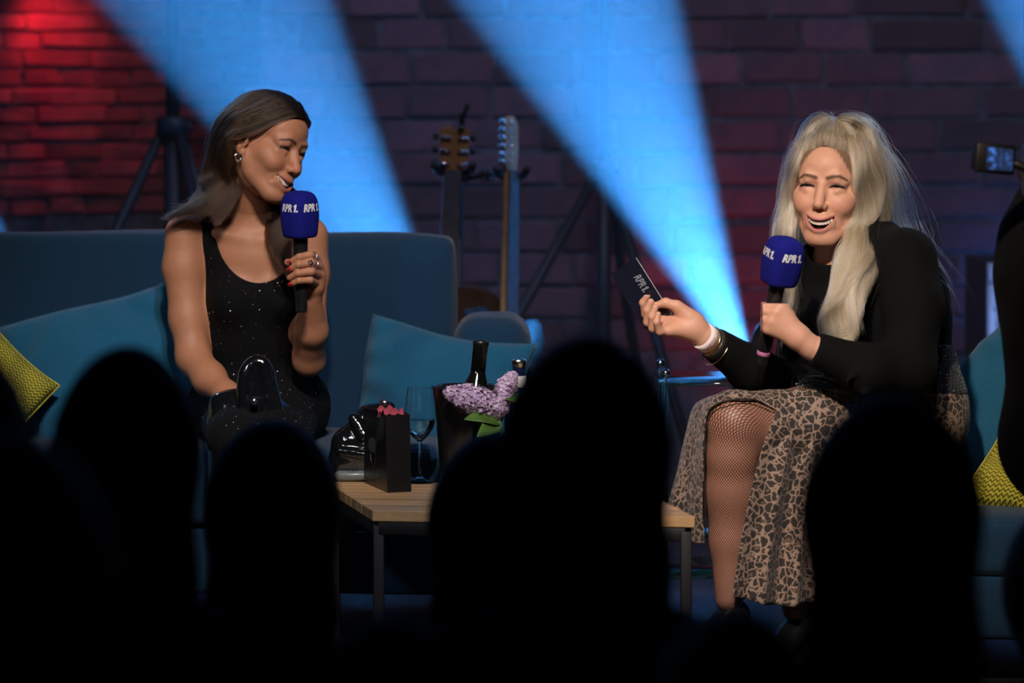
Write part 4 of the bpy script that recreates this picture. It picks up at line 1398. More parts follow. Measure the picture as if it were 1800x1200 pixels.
        if roots is not None:
            zh = 83 - 58 * (ax_ / 55) ** 2
            wob = 1.6 * np.sin(0.9 * x) + 1.2 * np.sin(2.3 * x + 1)
            lay(0.85 * smooth01((z - zh + 5 + wob) / 11) * smooth01((y - 20) / 15) * (z > 20), roots)
        # lips and inside of the mouth
        inm = (ax_ < W + 3) & (y > 60)
        dU = np.abs(z - (zU(x) + 3.2 * lipfull)); dL = np.abs(z - (zL(x) - 3.4 * lipfull))
        wl = np.clip(1 - (x / (W + 2)) ** 2, 0, 1)
        lm = np.maximum(smooth01(1.5 - dU / (1.0 + 3.2 * lipfull * wl)), smooth01(1.5 - dL / (1.0 + 4.2 * lipfull * wl))) * inm * (y > 72)
        lay(0.85 * lm, lip)
        cav = inm & (z < zU(x) + 0.3) & (z > zL(x) - 0.3) & (y < yS(x) - 3)
        lay(cav.astype(float) * 0.95, (0.10, 0.018, 0.018))
        self.V, self.Q, self.C = self.w(V), Q, C
        self.skin = skin

    def w(self, p):
        return np.atleast_2d(np.asarray(p, float)) * self.s @ self.R.T + self.pos

    def w1(self, p):
        return self.w(p)[0]

    def extras(self, parent, iris):
        """eyes, teeth, lashes as children of the person"""
        g = []
        for s in (1, -1):
            n = 20
            u = np.linspace(0, np.pi, n); v = np.linspace(0, 2 * np.pi, 2 * n, endpoint=False)
            pts, cols = [], []
            for a in u:
                for b_ in v:
                    d = np.array([math.sin(a) * math.cos(b_), math.cos(a), math.sin(a) * math.sin(b_)])
                    pts.append(np.array([s * 31, 70.3, 0.2]) + 12.6 * d)
                    cols.append((0.015, 0.01, 0.01) if a < 0.24 else iris if a < 0.5 else (0.55, 0.5, 0.48))
            m2 = 2 * n
            Fc = np.array([(i * m2 + j, (i + 1) * m2 + j, (i + 1) * m2 + (j + 1) % m2, i * m2 + (j + 1) % m2) for i in range(n - 1) for j in range(m2)])
            link('eyeball', mesh_np('eyeball', self.w(pts), Fc, colors=np.array(cols)), M_eye, parent)
            # lashes: thick upper line with hairs
            ll = []
            for t in np.linspace(-1, 1, 15):
                xx = 31 + 14.5 * t
                ll.append((s * xx, 70.3 + 14.0 * math.cos(t * 0.95) - 0.2, 0.9 - 0.010 * (14 * t) ** 2 + 2.2 * (1 - t * t)))
            tube('lash_line', self.w(ll), [0.0004 * self.s * 1000] + [0.0016 * self.s * 1000] * 13 + [0.0004 * self.s * 1000], M_lash, parent, n=6)
        # upper teeth, each its own tooth
        ang = np.linspace(-0.95, 0.95, 11)
        W = self.W
        for k, t in enumerate(np.linspace(-0.76, 0.76, 10)):
            xx = t * W
            wd = W * 1.52 / 9 * (1.16 if abs(t) < 0.2 else 1.08)
            yy = self.yS(xx) - 6.2
            top = self.zU(xx) + 2.5
            bot = max(self.zU(xx) - (9.0 if abs(t) < 0.6 else 7.5), self.zL(xx) + 1.0)
            bm = bmesh.new()
            bm_box(bm, (0, 0, 0), (wd * 0.99, 4.0, top - bot), bevel=0.9, seg=2)
            yawt = -math.atan(2 * 17.0 * xx / (W * W)) * 0.9
            bmesh.ops.rotate(bm, cent=(0, 0, 0), matrix=Matrix.Rotation(yawt, 3, 'Z'), verts=bm.verts)
            bmesh.ops.translate(bm, vec=(xx, yy, (top + bot) / 2), verts=bm.verts)
            me = from_bm('tooth', bm, True)
            mesh_map(me, self.w)
            g.append(link('tooth', me, M_teeth, parent))
        # tongue
        xs = np.linspace(-1, 1, 9)
        f = Field((-22, 50, -115), (22, 95, -70), 1.6)
        f.ell((0, 72, self.zU(0) - self.G - 2), (15, 15, 5), 3)
        V, Q = f.mesh()
        link('tongue', mesh_np('tongue', self.w(V), Q), M_tongue, parent)


M_eye = col_mat('eye', rough=0.08, sss=0.0, bump=0.0)
M_lash = mat('lash', (0.008, 0.006, 0.006), 0.6, bump=0)
M_teeth = mat('teeth', (0.78, 0.73, 0.66), 0.25, var=0.03, bump=0, coat=0.3)
M_tongue = mat('tongue', (0.30, 0.07, 0.07), 0.4, bump=0.1)
M_skin = col_mat('skin', rough=0.55)


# ---------------------------------------------------------------- hair
def hair_mat(name, c1, c2, rough=0.35, root=0.45):
    m = bpy.data.materials.new(name); m.use_nodes = True
    nt = m.node_tree
    nt.nodes.remove(nt.nodes['Principled BSDF'])
    hb = N(nt, 'ShaderNodeBsdfHairPrincipled')
    hb.parametrization = 'COLOR'
    hi = N(nt, 'ShaderNodeAttribute', attribute_name='tone')
    mx = N(nt, 'ShaderNodeMixRGB'); mx.inputs[1].default_value = (*c1, 1); mx.inputs[2].default_value = (*c2, 1)
    nt.links.new(hi.outputs['Fac'], mx.inputs[0])
    inf = N(nt, 'ShaderNodeHairInfo')
    rt = N(nt, 'ShaderNodeMapRange'); rt.inputs['From Max'].default_value = 0.3; rt.inputs['To Min'].default_value = root
    nt.links.new(inf.outputs['Intercept'], rt.inputs['Value'])
    hs = N(nt, 'ShaderNodeHueSaturation'); nt.links.new(rt.outputs['Result'], hs.inputs['Value'])
    nt.links.new(mx.outputs[0], hs.inputs['Color'])
    nt.links.new(hs.outputs[0], hb.inputs['Color'])
    hb.inputs['Roughness'].default_value = rough
    hb.inputs['Radial Roughness'].default_value = 0.5
    nt.links.new(hb.outputs[0], nt.nodes['Material Output'].inputs['Surface'])
    return m


def sheet(guides, n, center, thick=0.012, wave=0.006, freq=2.0, clump=0.5, nclump=14, K=30, r=None, fray=0.004, ends=0.15, tw=1.0, start=0.06, phase=2.2):
    """strands spread between ordered guide curves (list of point lists)"""
    r = r or rng
    Gd = np.stack([catmull(g, K) for g in guides])          # M,K,3
    M = len(Gd)
    u = r.uniform(0, M - 1, n)
    uc = np.round(u * nclump / max(1, M - 1)) * max(1, M - 1) / nclump
    t = np.linspace(0, 1, K)
    out = np.zeros((n, K, 3))
    cl = clump * t[None, :] ** 1.2
    uu = np.clip(u[:, None] * (1 - cl) + uc[:, None] * cl + 0.02 * r.normal(size=(n, 1)), 0, M - 1)
    i = np.clip(np.floor(uu).astype(int), 0, max(0, M - 2))
    w = uu - i
    kk = np.arange(K)[None, :].repeat(n, 0)
    if M > 1: base = Gd[i, kk] * (1 - w[..., None]) + Gd[i + 1, kk] * w[..., None]
    else: base = Gd[np.zeros_like(i), kk]
    nrm = base - center
    # outward, flattened to be horizontal-ish for falling hair
    nrm = nrm / (np.linalg.norm(nrm, axis=2, keepdims=True) + 1e-9)
    dep = r.uniform(-1, 1, (n, 1)) * thick * (0.35 + 0.65 * t[None, :])
    base = base + nrm * dep[..., None]
    tan = np.gradient(base, axis=1); tan /= np.linalg.norm(tan, axis=2, keepdims=True) + 1e-9
    side = np.cross(tan, nrm)
    ph = (uc * phase)[:, None] + 0.15 * r.normal(size=(n, 1))
    amp = wave * (t[None, :] ** tw) * r.uniform(0.6, 1.3, (n, 1))
    base = base + side * (amp * np.sin(2 * np.pi * freq * t[None, :] + ph))[..., None] + nrm * (amp * 0.8 * np.cos(2 * np.pi * freq * t[None, :] + ph * 1.3))[..., None]
    # fray per strand
    q = r.normal(size=(n, 3)) * fray
    q2 = r.normal(size=(n, 3)) * fray
    base = base + q[:, None] * (t[None, :, None] ** 1.5) + q2[:, None] * np.sin(np.pi * t)[None, :, None]
    # uneven lengths
    cut = 1 - ends * r.random(n) ** 1.5
    st0 = start * r.random(n) ** 1.3
    tt = (st0[:, None] + t[None, :] * (cut - st0)[:, None]) * (K - 1)
    i0 = np.clip(np.floor(tt).astype(int), 0, K - 2); ww = (tt - i0)[..., None]
    rows = np.arange(n)[:, None]
    tone = 0.62 * (np.sin(uc * 53.7 + 1.3) * 43758.5453 % 1.0) + 0.38 * r.random(n)
    return base[rows, i0] * (1 - ww) + base[rows, i0 + 1] * ww, tone


def hair_object(name, strands, mtl, parent, rad=0.00045):
    cu = bpy.data.hair_curves.new(name)
    sizes, pos, rr, tn = [], [], [], []
    for S, tone in strands:
        tn.append(tone)
        n, K, _ = S.shape
        sizes += [K] * n
        pos.append(S.reshape(-1, 3))
        t = np.linspace(0, 1, K)
        rr.append(np.tile(rad * (1 - 0.75 * t ** 3), n))
    cu.add_curves(sizes)
    cu.attributes['position'].data.foreach_set('vector', np.concatenate(pos).astype(np.float32).ravel())
    ra = cu.attributes.get('radius') or cu.attributes.new('radius', 'FLOAT', 'POINT')
    ra.data.foreach_set('value', np.concatenate(rr).astype(np.float32))
    ta = cu.attributes.new('tone', 'FLOAT', 'CURVE')
    ta.data.foreach_set('value', np.concatenate(tn).astype(np.float32))
    cu.materials.append(mtl)
    o = bpy.data.objects.new(name, cu)
    COL.objects.link(o)
    if parent is not None:
        o.parent = parent
        bpy.context.view_layer.update()
        o.matrix_parent_inverse = parent.matrix_world.inverted()
    return o

# ---------------------------------------------------------------- dark-haired woman on the sofa
def PP(*a):
    return [P(*q) for q in a]


def px_of(X, Y, Z):
    """image position of world points (modelling aid for hems and necklines)"""
    c, s = math.cos(PITCH), math.sin(PITCH)
    dy, dz = Y - CAMY, Z - CAMZ
    d = dy * c - dz * s
    return 900 + F * X / d, 600 - F * (dy * s + dz * c) / d


def poly_sdf(U, V, poly):
    """signed distance (px) to a 2-D polygon, negative inside"""
    poly = np.array(poly, float)
    d = np.full(np.broadcast(U, V).shape, 1e9); ins = np.zeros(d.shape, bool)
    for i in range(len(poly)):
        a, b_ = poly[i], poly[(i + 1) % len(poly)]
        e = b_ - a
        wx, wy = U - a[0], V - a[1]
        t = np.clip((wx * e[0] + wy * e[1]) / (e @ e), 0, 1)
        d = np.minimum(d, (wx - t * e[0]) ** 2 + (wy - t * e[1]) ** 2)
        c = ((a[1] > V) != (b_[1] > V)) & (U < (b_[0] - a[0]) * (V - a[1]) / (b_[1] - a[1] + 1e-12) + a[0])
        ins ^= c
    return np.where(ins, -1, 1) * np.sqrt(d)


SKIN1 = (0.47, 0.205, 0.112)
M_seq_cloth = weave_mat('black_knit', (0.004, 0.004, 0.005), (0.0015, 0.0015, 0.002), 2600, bump=0.25, sheen=0.0)
M_sequin = mat('sequin', (0.85, 0.86, 0.92), 0.32, 1.0, var=0.05, bump=0)
M_nail = mat('red_nail', (0.55, 0.02, 0.03), 0.15, bump=0, coat=0.8)
M_hair1 = hair_mat('brown_hair', (0.012, 0.007, 0.005), (0.055, 0.030, 0.017), 0.40)
M_cap1 = mat('brown_hair_base', (0.025, 0.014, 0.008), 0.5, var=0.3, scale=120, bump=0.4, bscale=300)

NB1 = P(437, 402, 0.30)


def anchor(yaw, pitch, roll, scale, Y, marks):
    """head position that puts the given local landmarks (mm) at their places"""
    R = basis(yaw, pitch, roll)
    return np.mean([P(px, py, Y) - np.array([0, Y, 0]) - (R @ np.array(m) * scale / 1000) * np.array([1, 0, 1]) for m, (px, py) in marks], axis=0) + np.array([0, Y, 0])


H1P = anchor(54, 12, 15, 0.955, 0.20, [((0, 114, -40), (532, 300)), ((31, 82, 0), (511, 257)), ((0, 94, -78), (501, 318)), ((0, 84, -116), (492, 346)), ((74, -8, -14), (429, 264))])
H1 = Head(H1P, 54, 12, 15, 0.955, SKIN1, (0.40, 0.12, 0.11), (0.05, 0.025, 0.015), mouth_w=29, gape=14, squint=3.0, curl=11, neck_to=NB1, neck_r=(0.043, 0.048), shadow=(0.20, 0.09, 0.06), jaw=0.95)


def torso1(f, g=0.0, k=0.04):
    fl = (np.array([0, 1.0, 0]), 0.72)
    f.chain(PP((448, 455, 0.29), (452, 560, 0.29), (453, 640, 0.30)), (0.112 + g, 0.102 + g, 0.098 + g), k, flat=fl)
    f.ell(P(455, 712, 0.34), (0.150 + g, 0.125 + g, 0.105 + g), k)
    f.chain(PP((362, 408, 0.29), (448, 412, 0.30), (535, 412, 0.29)), (0.036 + g, 0.055 + g, 0.036 + g), 0.03)
    for x in (412, 492):
        f.ell(P(x, 528, 0.235), (0.048 + g, 0.05 + g, 0.05 + g), 0.03)


f = Field(P(270, 830, 0.45) * np.array([1, 0, 1]) + np.array([0, -0.02, 0]), P(600, 350, 0.2) * np.array([1, 0, 1]) + np.array([0, 0.48, 0.02]), 0.0036)
torso1(f)
f.cone(P(437, 425, 0.31), NB1 * 0.6 + H1.w1((0, -20, -60)) * 0.4, 0.052, 0.046, 0.03)
f.chain(PP((326, 412, 0.28), (322, 470, 0.275), (330, 560, 0.26), (340, 628, 0.235), (368, 665, 0.17), (398, 692, 0.10)), (0.046, 0.043, 0.039, 0.036, 0.035, 0.026), 0.02)
f.chain(PP((543, 416, 0.28), (545, 480, 0.275), (542, 570, 0.24), (543, 632, 0.19)), (0.043, 0.040, 0.037, 0.034), 0.02)
f.chain(PP((543, 632, 0.19), (548, 580, 0.12), (547, 528, 0.07)), (0.034, 0.034, 0.024), 0.015)
# collar bones
f.chain(PP((380, 408, 0.235), (430, 420, 0.225)), (0.008, 0.007), 0.02)
f.chain(PP((520, 412, 0.235), (455, 422, 0.225)), (0.008, 0.007), 0.02)
# hidden hand on the bag and legs
f.chain(PP((398, 692, 0.10), (425, 712, 0.05)), (0.028, 0.03), 0.015)
Vb, Qb = f.mesh(); Vb = relax(Vb, Qb, 3)
# mic hand
hw = [P(547, 528, 0.07), P(553, 500, 0.052)]
f = Field(P(480, 550, 0.1) * np.array([1, 0, 1]) + np.array([0, -0.06, 0]), P(590, 430, 0.0) * np.array([1, 0, 1]) + np.array([0, 0.13, 0]), 0.0014)
f.chain(hw, (0.0235, 0.021), 0.012)
f.chain(PP((557, 462, 0.038), (559, 482, 0.042), (554, 502, 0.048)), (0.0125, 0.0135, 0.015), 0.014)
f.chain(PP((552, 500, 0.052), (548, 470, 0.045)), (0.018, 0.014), 0.014)
FI1 = [PP((557, 456, 0.034), (545, 448, -0.004), (526, 452, -0.016), (514, 458, -0.010)),
       PP((562, 470, 0.034), (547, 462, -0.008), (525, 465, -0.019), (511, 472, -0.010)),
       PP((562, 484, 0.036), (547, 477, -0.008), (524, 480, -0.018), (509, 488, -0.008)),
       PP((558, 498, 0.040), (545, 492, -0.004), (526, 493, -0.014), (513, 499, -0.006))]
for i, ch in enumerate(FI1):
    q = 0.9 if i == 3 else 1.0
    f.chain(ch, (0.0095 * q, 0.0088 * q, 0.0078 * q, 0.0064 * q), 0.0035)
TH1 = PP((553, 498, 0.055), (532, 478, 0.048), (515, 466, 0.030), (506, 461, 0.010))
f.chain(TH1, (0.012, 0.0105, 0.0092, 0.0078), 0.006)
Vh, Qh = f.mesh(); Vh = relax(Vh, Qh, 2, 0.4)
sk = lambda V: np.tile(np.array(SKIN1), (len(V), 1))
V, Q, C = merge([(H1.V, H1.Q, H1.C), (Vb, Qb, sk(Vb)), (Vh, Qh, sk(Vh))])
W1 = link('person', mesh_np('seated_woman', V, Q, colors=C), M_skin)
tag(W1, 'laughing woman with long brown hair in a black sequinned tank top on the sofa', 'person')
H1.extras(W1, (0.06, 0.03, 0.015))

# nails and rings
for tip, prev in ((TH1[-1], TH1[-2]), (FI1[1][-1], FI1[1][-2]), (FI1[3][-1], FI1[3][-2])):
    d = tip - prev; d /= np.linalg.norm(d)
    fz = Field(tip - 0.014, tip + 0.014, 0.0009)
    up_ = np.array([0, -1.0, 0.3]); up_ -= d * (up_ @ d); up_ /= np.linalg.norm(up_)
    fz.cone(tip - d * 0.001 + up_ * 0.004, tip + d * 0.005 + up_ * 0.003, 0.0048, 0.0040, 0.001)
    V, Q = fz.mesh()
    link('fingernail', mesh_np('fingernail', relax(V, Q, 1), Q), M_nail, W1)


def ring_at(name, c, axis, r, tube_r, mtl, parent, n=24):
    axis = np.array(axis, float); axis /= np.linalg.norm(axis)
    e1 = np.cross(axis, [0.3, 0.5, 0.8]); e1 /= np.linalg.norm(e1); e2 = np.cross(axis, e1)
    a = np.linspace(0, 2 * np.pi, n, endpoint=False)
    return tube(name, c + r * (np.cos(a)[:, None] * e1 + np.sin(a)[:, None] * e2), tube_r, mtl, parent, n=8, closed=True)


c_ = FI1[1][0] * 0.3 + FI1[1][1] * 0.7
ring_at('ring', c_, FI1[1][1] - FI1[1][0], 0.0102, 0.0014, M_steel, W1)
p_ = P(545, 462, -0.018)
for a in np.linspace(0, 2 * np.pi, 5, endpoint=False):
    q_ = p_ + 0.004 * np.array([math.cos(a), 0, math.sin(a)])
    lathe('ring_stone', [(0, -0.002), (0.0028, -0.001), (0.003, 0.001), (0, 0.003)], M_steel, W1, n=10, axis=(q_, (0, -1, 0)))
c_ = FI1[0][0] * 0.35 + FI1[0][1] * 0.65
ring_at('ring', c_, FI1[0][1] - FI1[0][0], 0.0100, 0.0013, M_steel, W1)
# hoop earring with stones
ec = H1.w1((80, -2, -52))
ring_at('earring', ec, H1.R @ np.array([0.25, 1.0, 0]), 0.0088, 0.0028, M_steel, W1)

# tank top
top_lo, top_hi = P(330, 700, 0.4) * np.array([1, 0, 1]) + np.array([0, 0.10, 0]), P(580, 345, 0.2) * np.array([1, 0, 1]) + np.array([0, 0.47, 0])
f = Field(top_lo, top_hi, 0.0032)
torso1(f, 0.0055)


def neck_cut(X, Y, Z):
    u, v = px_of(X, Y, Z)
    dx, dy = u - 455, v - 395
    low = (np.sqrt((dx / 77) ** 2 + (dy / 102) ** 2) - 1) * 85
    d = np.where(dy > 0, low, np.abs(dx) - 77)
    front = d / 805.0
    back = np.maximum((np.abs(dx) - 77), v - 430) / 805.0
    return np.where(Y < 0.30, front, back)


f.func(neck_cut, k=0.004, op='s')
f.func(lambda X, Y, Z: (354 - px_of(X, Y, Z)[0]) / 805.0, k=0.004, op='i')
f.func(lambda X, Y, Z: (px_of(X, Y, Z)[0] - 553) / 805.0, k=0.004, op='i')
f.func(lambda X, Y, Z: (px_of(X, Y, Z)[1] - 668) / 805.0, k=0.004, op='i')
V, Q = f.mesh(); V = relax(V, Q, 2)
TT = (V, Q)
tt = link('tank_top', mesh_np('tank_top', V, Q), M_seq_cloth, W1)
tt['label'] = 'black tank top with scattered sequins'
# skirt
f = Field(P(320, 830, 0.4) * np.array([1, 0, 1]) + np.array([0, -0.32, 0]), P(600, 640, 0.2) * np.array([1, 0, 1]) + np.array([0, 0.50, 0]), 0.005)
torso1(f, 0.010)
KN = PP((412, 772, -0.16), (492, 772, -0.14))
for hx, kn in ((415, KN[0]), (498, KN[1])):
    f.cone(P(hx, 742, 0.30), kn, 0.078, 0.058, 0.04)
f.func(lambda X, Y, Z: (652 - px_of(X, Y, Z)[1]) / 805.0, k=0.004, op='i')
V, Q = f.mesh(); V = relax(V, Q, 2)
SKT = (V, Q)
link('skirt', mesh_np('skirt', V, Q), M_seq_cloth, W1)['label'] = 'black sequinned skirt'
# boots down to the stage
for kn, sx in zip(KN, (-0.01, 0.01)):
    ft = np.array([kn[0] + sx, kn[1] - 0.02, 0.075])
    f = Field(np.minimum(kn, ft) - np.array([0.1, 0.24, 0.085]), np.maximum(kn, ft) + 0.1, 0.006)
    f.chain([kn, kn * 0.55 + ft * 0.45 + np.array([0, 0.02, 0]), ft], (0.054, 0.050, 0.040), 0.02)
    f.chain([ft + np.array([0, 0.02, -0.03]), ft + np.array([0, -0.15, -0.05])], (0.036, 0.024), 0.02)
    f.func(lambda X, Y, Z: 0.002 - Z + 0 * X + 0 * Y, k=0.002, op='i')
    V, Q = f.mesh()
    link('boot', mesh_np('boot', relax(V, Q, 2), Q), M_patent, W1)


def sequins(name, VQ, n, size, parent, cond, seed):
    """small discs lying on the cloth"""
    r = np.random.default_rng(seed)
    V, Q = VQ
    c = V[Q].mean(1)
    nr = np.cross(V[Q[:, 1]] - V[Q[:, 0]], V[Q[:, 3]] - V[Q[:, 0]]); nr /= np.linalg.norm(nr, axis=1)[:, None] + 1e-12
    ok = np.where((nr[:, 1] < 0.1) & cond(c))[0]
    pick = r.choice(ok, n)
    VV, FF = [], []
    a = np.linspace(0, 2 * np.pi, 6, endpoint=False)
    for k, i in enumerate(pick):
        z = nr[i] + r.normal(0, 0.35, 3); z /= np.linalg.norm(z)
        x = np.cross(z, r.normal(size=3)); x /= np.linalg.norm(x); y = np.cross(z, x)
        s = size * r.uniform(0.5, 1.2)
        VV.append(c[i] + nr[i] * 0.0015 + s * (np.cos(a)[:, None] * x + np.sin(a)[:, None] * y))
        FF.append(np.arange(6) + 6 * k)
    o = link(name, mesh_np(name, np.concatenate(VV), np.array(FF), smooth=False), M_sequin, parent)
    o['kind'] = 'stuff'
    return o


sequins('sequins', TT, 300, 0.0014, W1, lambda c: c[:, 2] > 0, 1)
sequins('sequins', SKT, 750, 0.0013, W1, lambda c: c[:, 2] > 0.45, 2)

# hair
h = H1.w1
HC = H1.w1((0, -10, 10))
near = [[h((3, 80, 79)), h((30, 74, 74)), h((59, 48, 44)), h((76, 14, 8)), h((86, -10, -8)), h((88, -36, -32)), P(412, 320, 0.19), P(416, 345, 0.18), P(398, 378, 0.17)],
        [h((3, 58, 103)), h((36, 48, 90)), h((66, 18, 56)), h((80, -14, 20)), h((86, -38, -18)), P(400, 312, 0.20), P(398, 345, 0.18), P(378, 384, 0.17)],
        [h((3, 28, 117)), h((40, 16, 102)), h((70, -12, 62)), h((84, -42, 16)), P(382, 300, 0.22), P(380, 338, 0.19), P(350, 368, 0.18), P(330, 376, 0.18)],
        [h((2, -10, 121)), h((42, -28, 105)), h((71, -50, 60)), h((76, -74, 8)), P(366, 305, 0.24), P(360, 338, 0.21), P(325, 366, 0.20), P(292, 372, 0.20)],
        [h((2, -42, 113)), h((36, -64, 94)), h((58, -82, 50)), h((58, -98, 0)), P(362, 315, 0.28), P(352, 350, 0.25), P(318, 382, 0.24)],
        [h((0, -66, 96)), h((16, -88, 70)), h((22, -104, 30)), h((20, -106, -20)), P(385, 330, 0.33), P(370, 370, 0.30), P(340, 400, 0.28)]]
far = [[h((-3, 80, 79)), h((-30, 74, 74)), h((-56, 47, 50)), h((-72, 14, 18)), h((-80, -6, -25)), h((-74, 0, -75)), P(526, 340, 0.25), P(516, 400, 0.18), P(512, 478, 0.155)],
       [h((-3, 50, 109)), h((-40, 36, 94)), h((-72, 0, 52)), h((-84, -25, 0)), h((-82, -28, -60)), P(505, 360, 0.24), P(486, 415, 0.185), P(498, 470, 0.155)],
       [h((-2, 0, 121)), h((-42, -20, 105)), h((-72, -45, 58)), h((-78, -65, 0)), h((-72, -55, -60)), P(484, 375, 0.25), P(468, 412, 0.20), P(484, 455, 0.165)],
       [h((-1, -50, 110)), h((-30, -75, 88)), h((-50, -92, 40)), h((-50, -95, -20)), P(455, 370, 0.33), P(452, 400, 0.30)]]
ST = [sheet(near, 7500, HC, 0.010, 0.024, 2.8, 0.93, 24, fray=0.0025, tw=2.0, ends=0.35), sheet(near, 900, HC, 0.012, 0.012, 2.2, 0.3, 40, fray=0.006, tw=2.4),
      sheet(far, 4600, HC, 0.011, 0.020, 2.8, 0.92, 18, fray=0.003, tw=1.8, ends=0.35)]
hair1 = hair_object('hair', ST, M_hair1, W1, 0.00042)
hair1['label'] = 'long brown hair with a centre part'
# scalp base under the strands
def scalp(Hd, mtl, parent, grow=4.5, slope=0.92, y0=14.0, zlow=-32.0, bow=0.004):
    f = Field((-92, -125, -60), (92, 100, 132), 2.4)
    f.ell((0, -14, 34), (69 + grow, 88 + grow, 77 + grow), 5)
    f.ell((0, 29, 38), (55 + grow * 0.8, 51 + grow * 0.8, 46 + grow * 0.8), 14)
    f.func(lambda X, Y, Z: (Y - (y0 + (Z - 6) * slope)) * 0.72 + bow * X * X * (Z > 40), k=4, op='i')
    f.func(lambda X, Y, Z: zlow - Z + 0 * X + 0 * Y, k=4, op='i')
    V, Q = f.mesh()
    return link('hair_base', mesh_np('hair_base', Hd.w(relax(V, Q, 2)), Q), mtl, parent)


scalp(H1, M_cap1, W1, y0=4.0)

# ---------------------------------------------------------------- blonde woman on the armchair
SKIN2 = (0.66, 0.345, 0.235)
M_top2 = weave_mat('black_jersey', (0.0026, 0.0026, 0.003), (0.0012, 0.0012, 0.0015), 2600, bump=0.2, sheen=0.0)
M_hair2 = hair_mat('blonde_hair', (0.24, 0.15, 0.08), (0.82, 0.64, 0.43), 0.32, 0.16)
M_cap2 = mat('blonde_hair_base', (0.13, 0.085, 0.05), 0.6, var=0.3, scale=120, bump=0.4, bscale=300)

NB2 = P(1484, 442, -0.17)
H2 = Head(P(1461, 329, -0.20), -18, -3, 2, 1.0, SKIN2, (0.52, 0.17, 0.17), (0.10, 0.05, 0.022), mouth_w=29.5, gape=18, squint=2.3, curl=10.5, cheek=1.05, neck_to=NB2, neck_r=(0.045, 0.050), shadow=(0.30, 0.14, 0.09), lipfull=0.75, fold=2.2, roots=(0.13, 0.08, 0.045))


def torso2(f, g=0.0):
    fl = (np.array([0.35, 0.93, 0]), 0.78)
    f.chain(PP((1512, 470, -0.19), (1540, 545, -0.20), (1568, 640, -0.21)), (0.108 + g, 0.122 + g, 0.108 + g), 0.05, flat=fl)
    f.ell(P(1580, 725, -0.20), (0.135 + g, 0.135 + g, 0.125 + g), 0.06)
    f.chain(PP((1585, 455, -0.28), (1500, 450, -0.19), (1440, 470, -0.10)), (0.050 + g, 0.060 + g, 0.045 + g), 0.04)
    f.ell(P(1470, 555, -0.29), (0.055 + g, 0.055 + g, 0.06 + g), 0.04)
    f.ell(P(1440, 560, -0.18), (0.05 + g, 0.055 + g, 0.06 + g), 0.04)
    f.ell(P(1610, 560, -0.16), (0.065 + g, 0.08 + g, 0.13 + g), 0.05)


LARM = PP((1592, 458, -0.30), (1606, 540, -0.36), (1596, 648, -0.42), (1520, 650, -0.48), (1425, 610, -0.50))
LRAD = (0.058, 0.052, 0.046, 0.042, 0.026)
RARM = PP((1440, 478, -0.10), (1415, 580, -0.16), (1392, 682, -0.24), (1320, 648, -0.32), (1238, 592, -0.40))
RRAD = (0.05, 0.044, 0.042, 0.038, 0.0245)


def legs2(f, g=0.0, only=None):
    if only in (None, 'a'):
        f.chain(PP((1545, 750, -0.28), (1420, 748, -0.37), (1296, 748, -0.45)), (0.088 + g, 0.074 + g, 0.055 + g), 0.03)
        f.ell(P(1288, 738, -0.46), (0.048 + g, 0.05 + g, 0.045 + g), 0.03)
        f.chain(PP((1293, 752, -0.45), (1287, 800, -0.455), (1286, 862, -0.44), (1283, 950, -0.44), (1282, 1052, -0.45)), (0.054 + g, 0.049 + g, 0.052 + g, 0.038 + g, 0.027 + g), 0.02)
    if only in (None, 'b'):
        f.chain(PP((1590, 752, -0.20), (1480, 755, -0.28), (1385, 765, -0.36)), (0.088 + g, 0.072 + g, 0.056 + g), 0.03)
        f.chain(PP((1385, 765, -0.36), (1385, 860, -0.35), (1390, 950, -0.35), (1400, 1068, -0.37)), (0.054 + g, 0.051 + g, 0.038 + g, 0.028 + g), 0.02)


def span(a, b_, y0, y1):
    p, q_ = P(a[0], a[1], 0), P(b_[0], b_[1], 0)
    return np.array([min(p[0], q_[0]), y0, min(p[2], q_[2])]), np.array([max(p[0], q_[0]), y1, max(p[2], q_[2])])


# skin: neck, forearms, legs
f = Field(*span((1405, 620), (1700, 380), -0.62, 0.12), 0.004)
f.cone(P(1488, 462, -0.16), NB2 * 0.5 + H2.w1((0, -20, -60)) * 0.5, 0.056, 0.048, 0.03)
f.chain(PP((1560, 455, -0.22), (1490, 462, -0.18), (1450, 470, -0.12)), (0.04, 0.055, 0.04), 0.03)
Va, Qa = f.mesh(); Va = relax(Va, Qa, 2)
f = Field(*span((1200, 720), (1470, 560), -0.58, -0.2), 0.0032)
f.chain(RARM[3:], (0.034, RRAD[4]), 0.015)
f.chain([LARM[3], LARM[4]], (0.038, 0.0255), 0.015)
Vf, Qf = f.mesh(); Vf = relax(Vf, Qf, 2)
f = Field(*span((1195, 1150), (1680, 640), -0.58, 0.02), 0.0048)
legs2(f)
Vl, Ql = f.mesh(); Vl = relax(Vl, Ql, 2)
